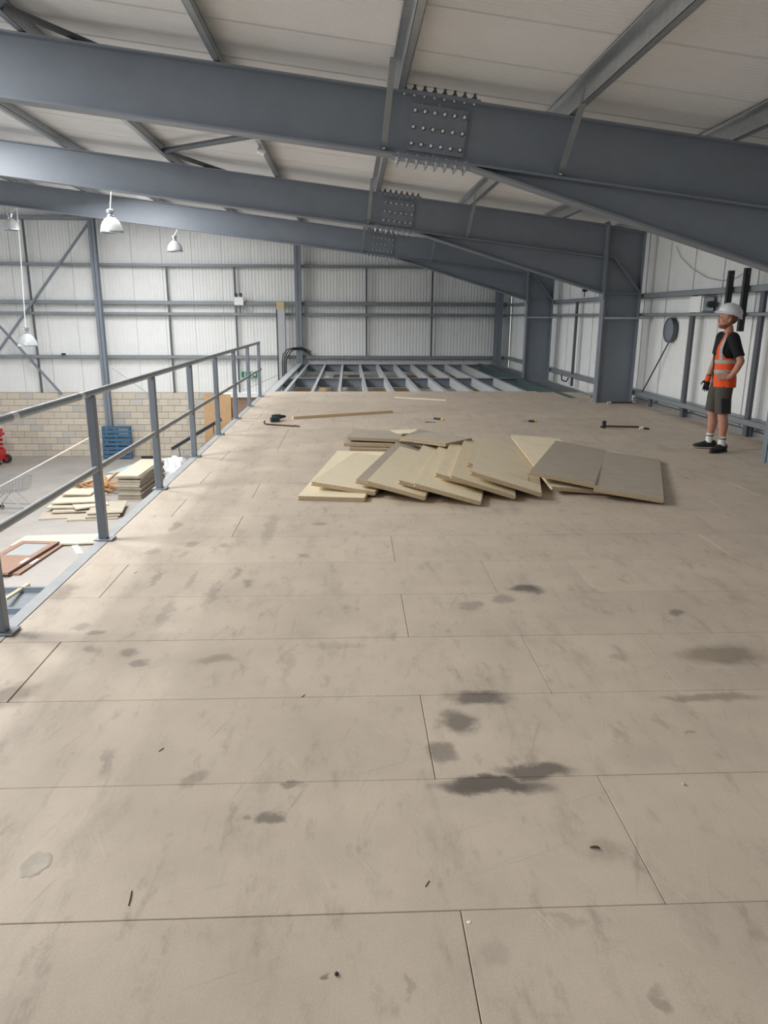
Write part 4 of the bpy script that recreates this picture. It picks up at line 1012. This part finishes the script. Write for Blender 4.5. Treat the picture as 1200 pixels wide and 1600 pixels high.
# head, turned further towards the gable
hm_ = Matrix.Translation((-.045, 0, 1.635)) @ Matrix.Rotation(R(-4), 4, 'Z') @ Matrix.Rotation(R(-7), 4, 'Y')
hd = MB()
hd.ball((-.012, 0, .035), .098, .078, .098, 18)
hd.rings([((.030, 0, -.118), (.045, 0, 0), (0, .032, 0)), ((.026, 0, -.10), (.062, 0, 0), (0, .050, 0)), ((.016, 0, -.06), (.078, 0, 0), (0, .060, 0)), ((.008, 0, -.01), (.086, 0, 0), (0, .068, 0)), ((0, 0, .04), (.09, 0, 0), (0, .07, 0))], 16)
hd.rings([((.085, 0, .022), (.010, 0, 0), (0, .008, 0)), ((.098, 0, -.005), (.014, 0, 0), (0, .012, 0)), ((.106, 0, -.024), (.016, 0, 0), (0, .017, 0)), ((.092, 0, -.036), (.012, 0, 0), (0, .014, 0))], 10)
hd.ball((.080, 0, .035), .016, .050, .010, 10)          # brow
hd.ball((.088, 0, -.058), .014, .024, .006, 10); hd.ball((.086, 0, -.070), .013, .021, .007, 10)   # lips
hd.ball((.078, 0, -.098), .020, .026, .018, 10)         # chin
for s in (-1, 1):
    hd.ball((-.012, s*.077, -.005), .020, .009, .032, 10)
    hd.ball((.062, s*.042, -.025), .024, .020, .022, 10)
hd.xf(hm_)
body.add(hd.v, hd.f)
bo = soft(body.local('body', SKIN, person, True), .0065, 4)
eye = MB()
for s in (-1, 1): eye.ball((.083, s*.031, .010), .010, .012, .008, 10)
eye.xf(hm_).local('eyes', DARK, person, True)
beard = MB()
beard.rings([((.034, 0, -.122), (.046, 0, 0), (0, .036, 0)), ((.031, 0, -.10), (.066, 0, 0), (0, .054, 0)), ((.020, 0, -.078), (.072, 0, 0), (0, .0615, 0)), ((-.004, 0, -.055), (.06, 0, 0), (0, .063, 0))], 16)
beard.ball((.096, 0, -.046), .012, .028, .007, 10)
soft(beard.xf(hm_).local('beard', HAIR, person, True), .006, 3)
hair = MB().ball((-.022, 0, .022), .096, .081, .088, 16)
hair.xf(hm_).local('hair', HAIR, person, True)
# T-shirt
ts = MB()
ts.rings([((x+X0, 0, z), (rx, 0, 0), (0, ry, 0)) for z, x, rx, ry in ((.80, .0, .122, .168), (.95, 0, .122, .170), (1.08, 0, .118, .166), (1.28, -.01, .130, .185), (1.39, -.033, .108, .185), (1.44, -.043, .080, .125), (1.472, -.045, .066, .076))], 20)
for A in (AL, AR):
    p2 = Vector(A[1])*.35+Vector(A[2])*.65
    limb(ts, [A[0], A[1]], [.074, .066]); ts.tube([A[1], p2], [.066, .064], 14)
soft(ts.local('t_shirt', TSHIRT, person, True), .009, 5)
# shorts
sh = MB()
sh.rings([((x+X0, 0, z), (rx, 0, 0), (0, ry, 0)) for z, x, rx, ry in ((.78, .0, .118, .168), (.88, 0, .124, .172), (.97, 0, .116, .166))], 20)
for s in (1, -1):
    sh.tube([(-.015, s*.092, .86), (.008+(s < 0)*.015, s*.108, .70), (.008+(s < 0)*.03, s*.118, .58), (.008+(s < 0)*.045, s*.124, .485)], [.102, .100, .096, .094], 16)
soft(sh.local('shorts', SHORT, person, True), .010, 4)
for s in (1, -1):
    MB().cbox(-.06, .06, -.012, .012, -.09, .08, .008).xf(Matrix.Translation((.01+(s < 0)*.03, s*.212, .60)) @ Matrix.Rotation(R(6*s), 4, 'X')).local('cargo_pocket', BLACK, person)
# vest: shell round the torso, open at the front, with armholes
prof = [(.815, .005, .152, .200), (.90, .0, .150, .197), (.985, 0, .143, .190), (1.02, 0, .142, .189), (1.10, -.003, .142, .190), (1.14, -.005, .143, .191), (1.20, -.006, .146, .195), (1.28, -.01, .150, .200), (1.34, -.02, .140, .200), (1.40, -.033, .122, .196), (1.44, -.041, .100, .150), (1.468, -.046, .084, .105), (1.482, -.048, .076, .088)]
def vpt(z, th, off=0):
    for (z0, x0, a0, b0), (z1, x1, a1, b1) in zip(prof, prof[1:]):
        if z <= z1 or (z1, x1, a1, b1) == prof[-1]:
            k = min(1, max(0, (z-z0)/(z1-z0))); break
    wob = 1+.012*math.sin(th*9+z*7)*(1 if z < 1.05 else .3)
    a = (a0+(a1-a0)*k)*wob+off; b_ = (b0+(b1-b0)*k)*wob+off
    return V(x0+(x1-x0)*k+X0+a*math.cos(th), b_*math.sin(th), z)
def shell(zs, degs, keep, off=0):
    b = MB(); n = len(degs)
    for z in zs:
        for d in degs: b.v.append(vpt(z, R(d), off))
    for i in range(len(zs)-1):
        for j in range(n-1):
            if keep((zs[i]+zs[i+1])/2, (degs[j]+degs[j+1])/2): b.f.append((i*n+j, i*n+j+1, (i+1)*n+j+1, (i+1)*n+j))
    return b
def vest_keep(z, d):
    gap = 26+max(0, (z-1.2))*40 if z > 1.2 else 20+max(0, 1-z)*10
    if d < gap or d > 285-max(0, z-1.3)*60: return False
    for c in (90, 270):
        if z > 1.17 and z < 1.425 and abs(d-c) < 34-max(0, 1.23-z)*250: return False
    return True
zs = [.815+.0115*i for i in range(59)]
degs = [i*2.5 for i in range(145)]
vo = shell(zs, degs, vest_keep).local('vest', VEST, person, True)
sm = vo.modifiers.new('thick', 'SOLIDIFY'); sm.thickness = .006
tapes = MB()
for z0, z1 in ((.985, 1.03), (1.105, 1.15)):
    q = shell([z0, z1], degs, vest_keep, .0045); tapes.add(q.v, q.f)
q = shell([z for z in zs if z >= 1.14], degs, lambda z, d: vest_keep(z, d) and (abs(d-50) < 8 or abs(d-310) < 8 or (abs(d-125) < 8 or abs(d-235) < 8)), .0045); tapes.add(q.v, q.f)
to = tapes.local('reflective_tape', TAPE, vo, True)
# glove and hand of the hanging right arm
gl = MB(); hand(gl, (.095, -.21, .885), (.22, .03, -1), (0, 1, .1), (1, 0, .15), .55)
gl.tube([(.08, -.214, .945), (.096, -.21, .88)], [.034, .032], 12)
soft(gl.local('glove', BLACK, person, True), .006, 3)
MB().tube([(.085, -.213, .93), (.105, -.207, .855)], [.037, .036], 14, cap=False).local('orange_cuff', VEST, person, True)
# socks and shoes
for s, yaw in ((1, 34), (-1, -8)):
    an = Vector(LEGS[s][-1])
    MB().rings([((an.x-.003, s*.13, .205), (.046, 0, 0), (0, .044, 0)), ((an.x, s*.13, .15), (.045, 0, 0), (0, .043, 0)), ((an.x, s*.13, .085), (.047, 0, 0), (0, .045, 0))], 14).local('sock', WHITE, person, True)
    MB().rings([((an.x-.002, s*.13, .180), (.0478, 0, 0), (0, .0458, 0)), ((an.x-.001, s*.13, .165), (.0478, 0, 0), (0, .0458, 0))], 14, cap=False).local('sock_band', STEELD, person, True)
    mt = Matrix.Translation((an.x, an.y, 0)) @ Matrix.Rotation(R(yaw), 4, 'Z')
    up_ = MB()
    up_.rings([((-.085, 0, .06), (.02, 0, 0), (0, .02, 0))]+[((x, 0, z), (0, w, 0), (0, 0, h)) for x, w, h, z in ((-.095, .020, .030, .060), (-.08, .036, .044, .066), (-.03, .042, .052, .070), (.02, .042, .048, .064), (.08, .046, .036, .052), (.13, .048, .028, .044), (.17, .040, .022, .040), (.192, .018, .012, .036))][0:], 14) if False else up_.rings([((x, 0, z), (0, w, 0), (0, 0, h)) for x, w, h, z in ((-.095, .020, .030, .055), (-.08, .036, .044, .060), (-.03, .042, .056, .070), (.02, .042, .052, .064), (.08, .046, .038, .050), (.13, .048, .029, .042), (.17, .040, .022, .037), (.192, .018, .012, .034))], 16)
    so = up_.xf(mt).local('shoe', BLACK, person, True)
    sole = MB().rings([((x, 0, .013), (0, w, 0), (0, 0, .013)) for x, w in ((-.10, .026), (-.085, .040), (-.03, .043), (.03, .043), (.08, .050), (.13, .051), (.175, .042), (.200, .018))], 8)
    sole.xf(mt).local('sole', mat('pale_sole', srgb(176, 172, 164), .7) if s < 0 else DARK, so)
# hard hat
ht = Matrix.Translation((-.045, 0, 1.635)) @ Matrix.Rotation(R(-4), 4, 'Z') @ Matrix.Rotation(R(-13), 4, 'Y') @ Matrix.Translation((-.012, 0, .065))
dome = MB()
rr_ = []
for k in range(10):
    ph = R(90)*k/9.2; rr_.append(((-.0, 0, .128*math.sin(ph)), (.140*math.cos(ph)**.8, 0, 0), (0, .115*math.cos(ph)**.8, 0)))
dome.rings(rr_, 28)
dm = dome.xf(ht).local('hard_hat', HATM, person, True)
brim = MB(); n = 36; vs = []
for i in range(n):
    t = 2*math.pi*i/n; ext = .010+.045*max(0, math.cos(t))**2
    c, s_ = math.cos(t), math.sin(t)
    dz = -.012*max(0, c)-.020*max(0, -c)
    vs += [(.137*c, .113*s_, .012), ((.140+ext)*c, (.115+.010)*s_, -.004+dz), ((.140+ext)*c, (.115+.010)*s_, -.010+dz), (.134*c, .110*s_, .0)]
brim.add(vs, [(4*i+a, 4*((i+1) % n)+a, 4*((i+1) % n)+(a+1) % 4, 4*i+(a+1) % 4) for i in range(n) for a in range(4)])
brim.xf(ht).local('brim', HATM, dm, True)
for s in (-.030, 0, .030):
    MB().tube([(.139*math.cos(R(a)), s, .130*math.sin(R(a))) for a in range(20, 165, 12)], .005, 6).xf(ht).local('ridge', HATM, dm, True)
MB().tube([(.02, .080, .0), (.03, .066, -.06), (.035, .04, -.125)], .004, 6).xf(ht).local('chin_strap', BLACK, dm)
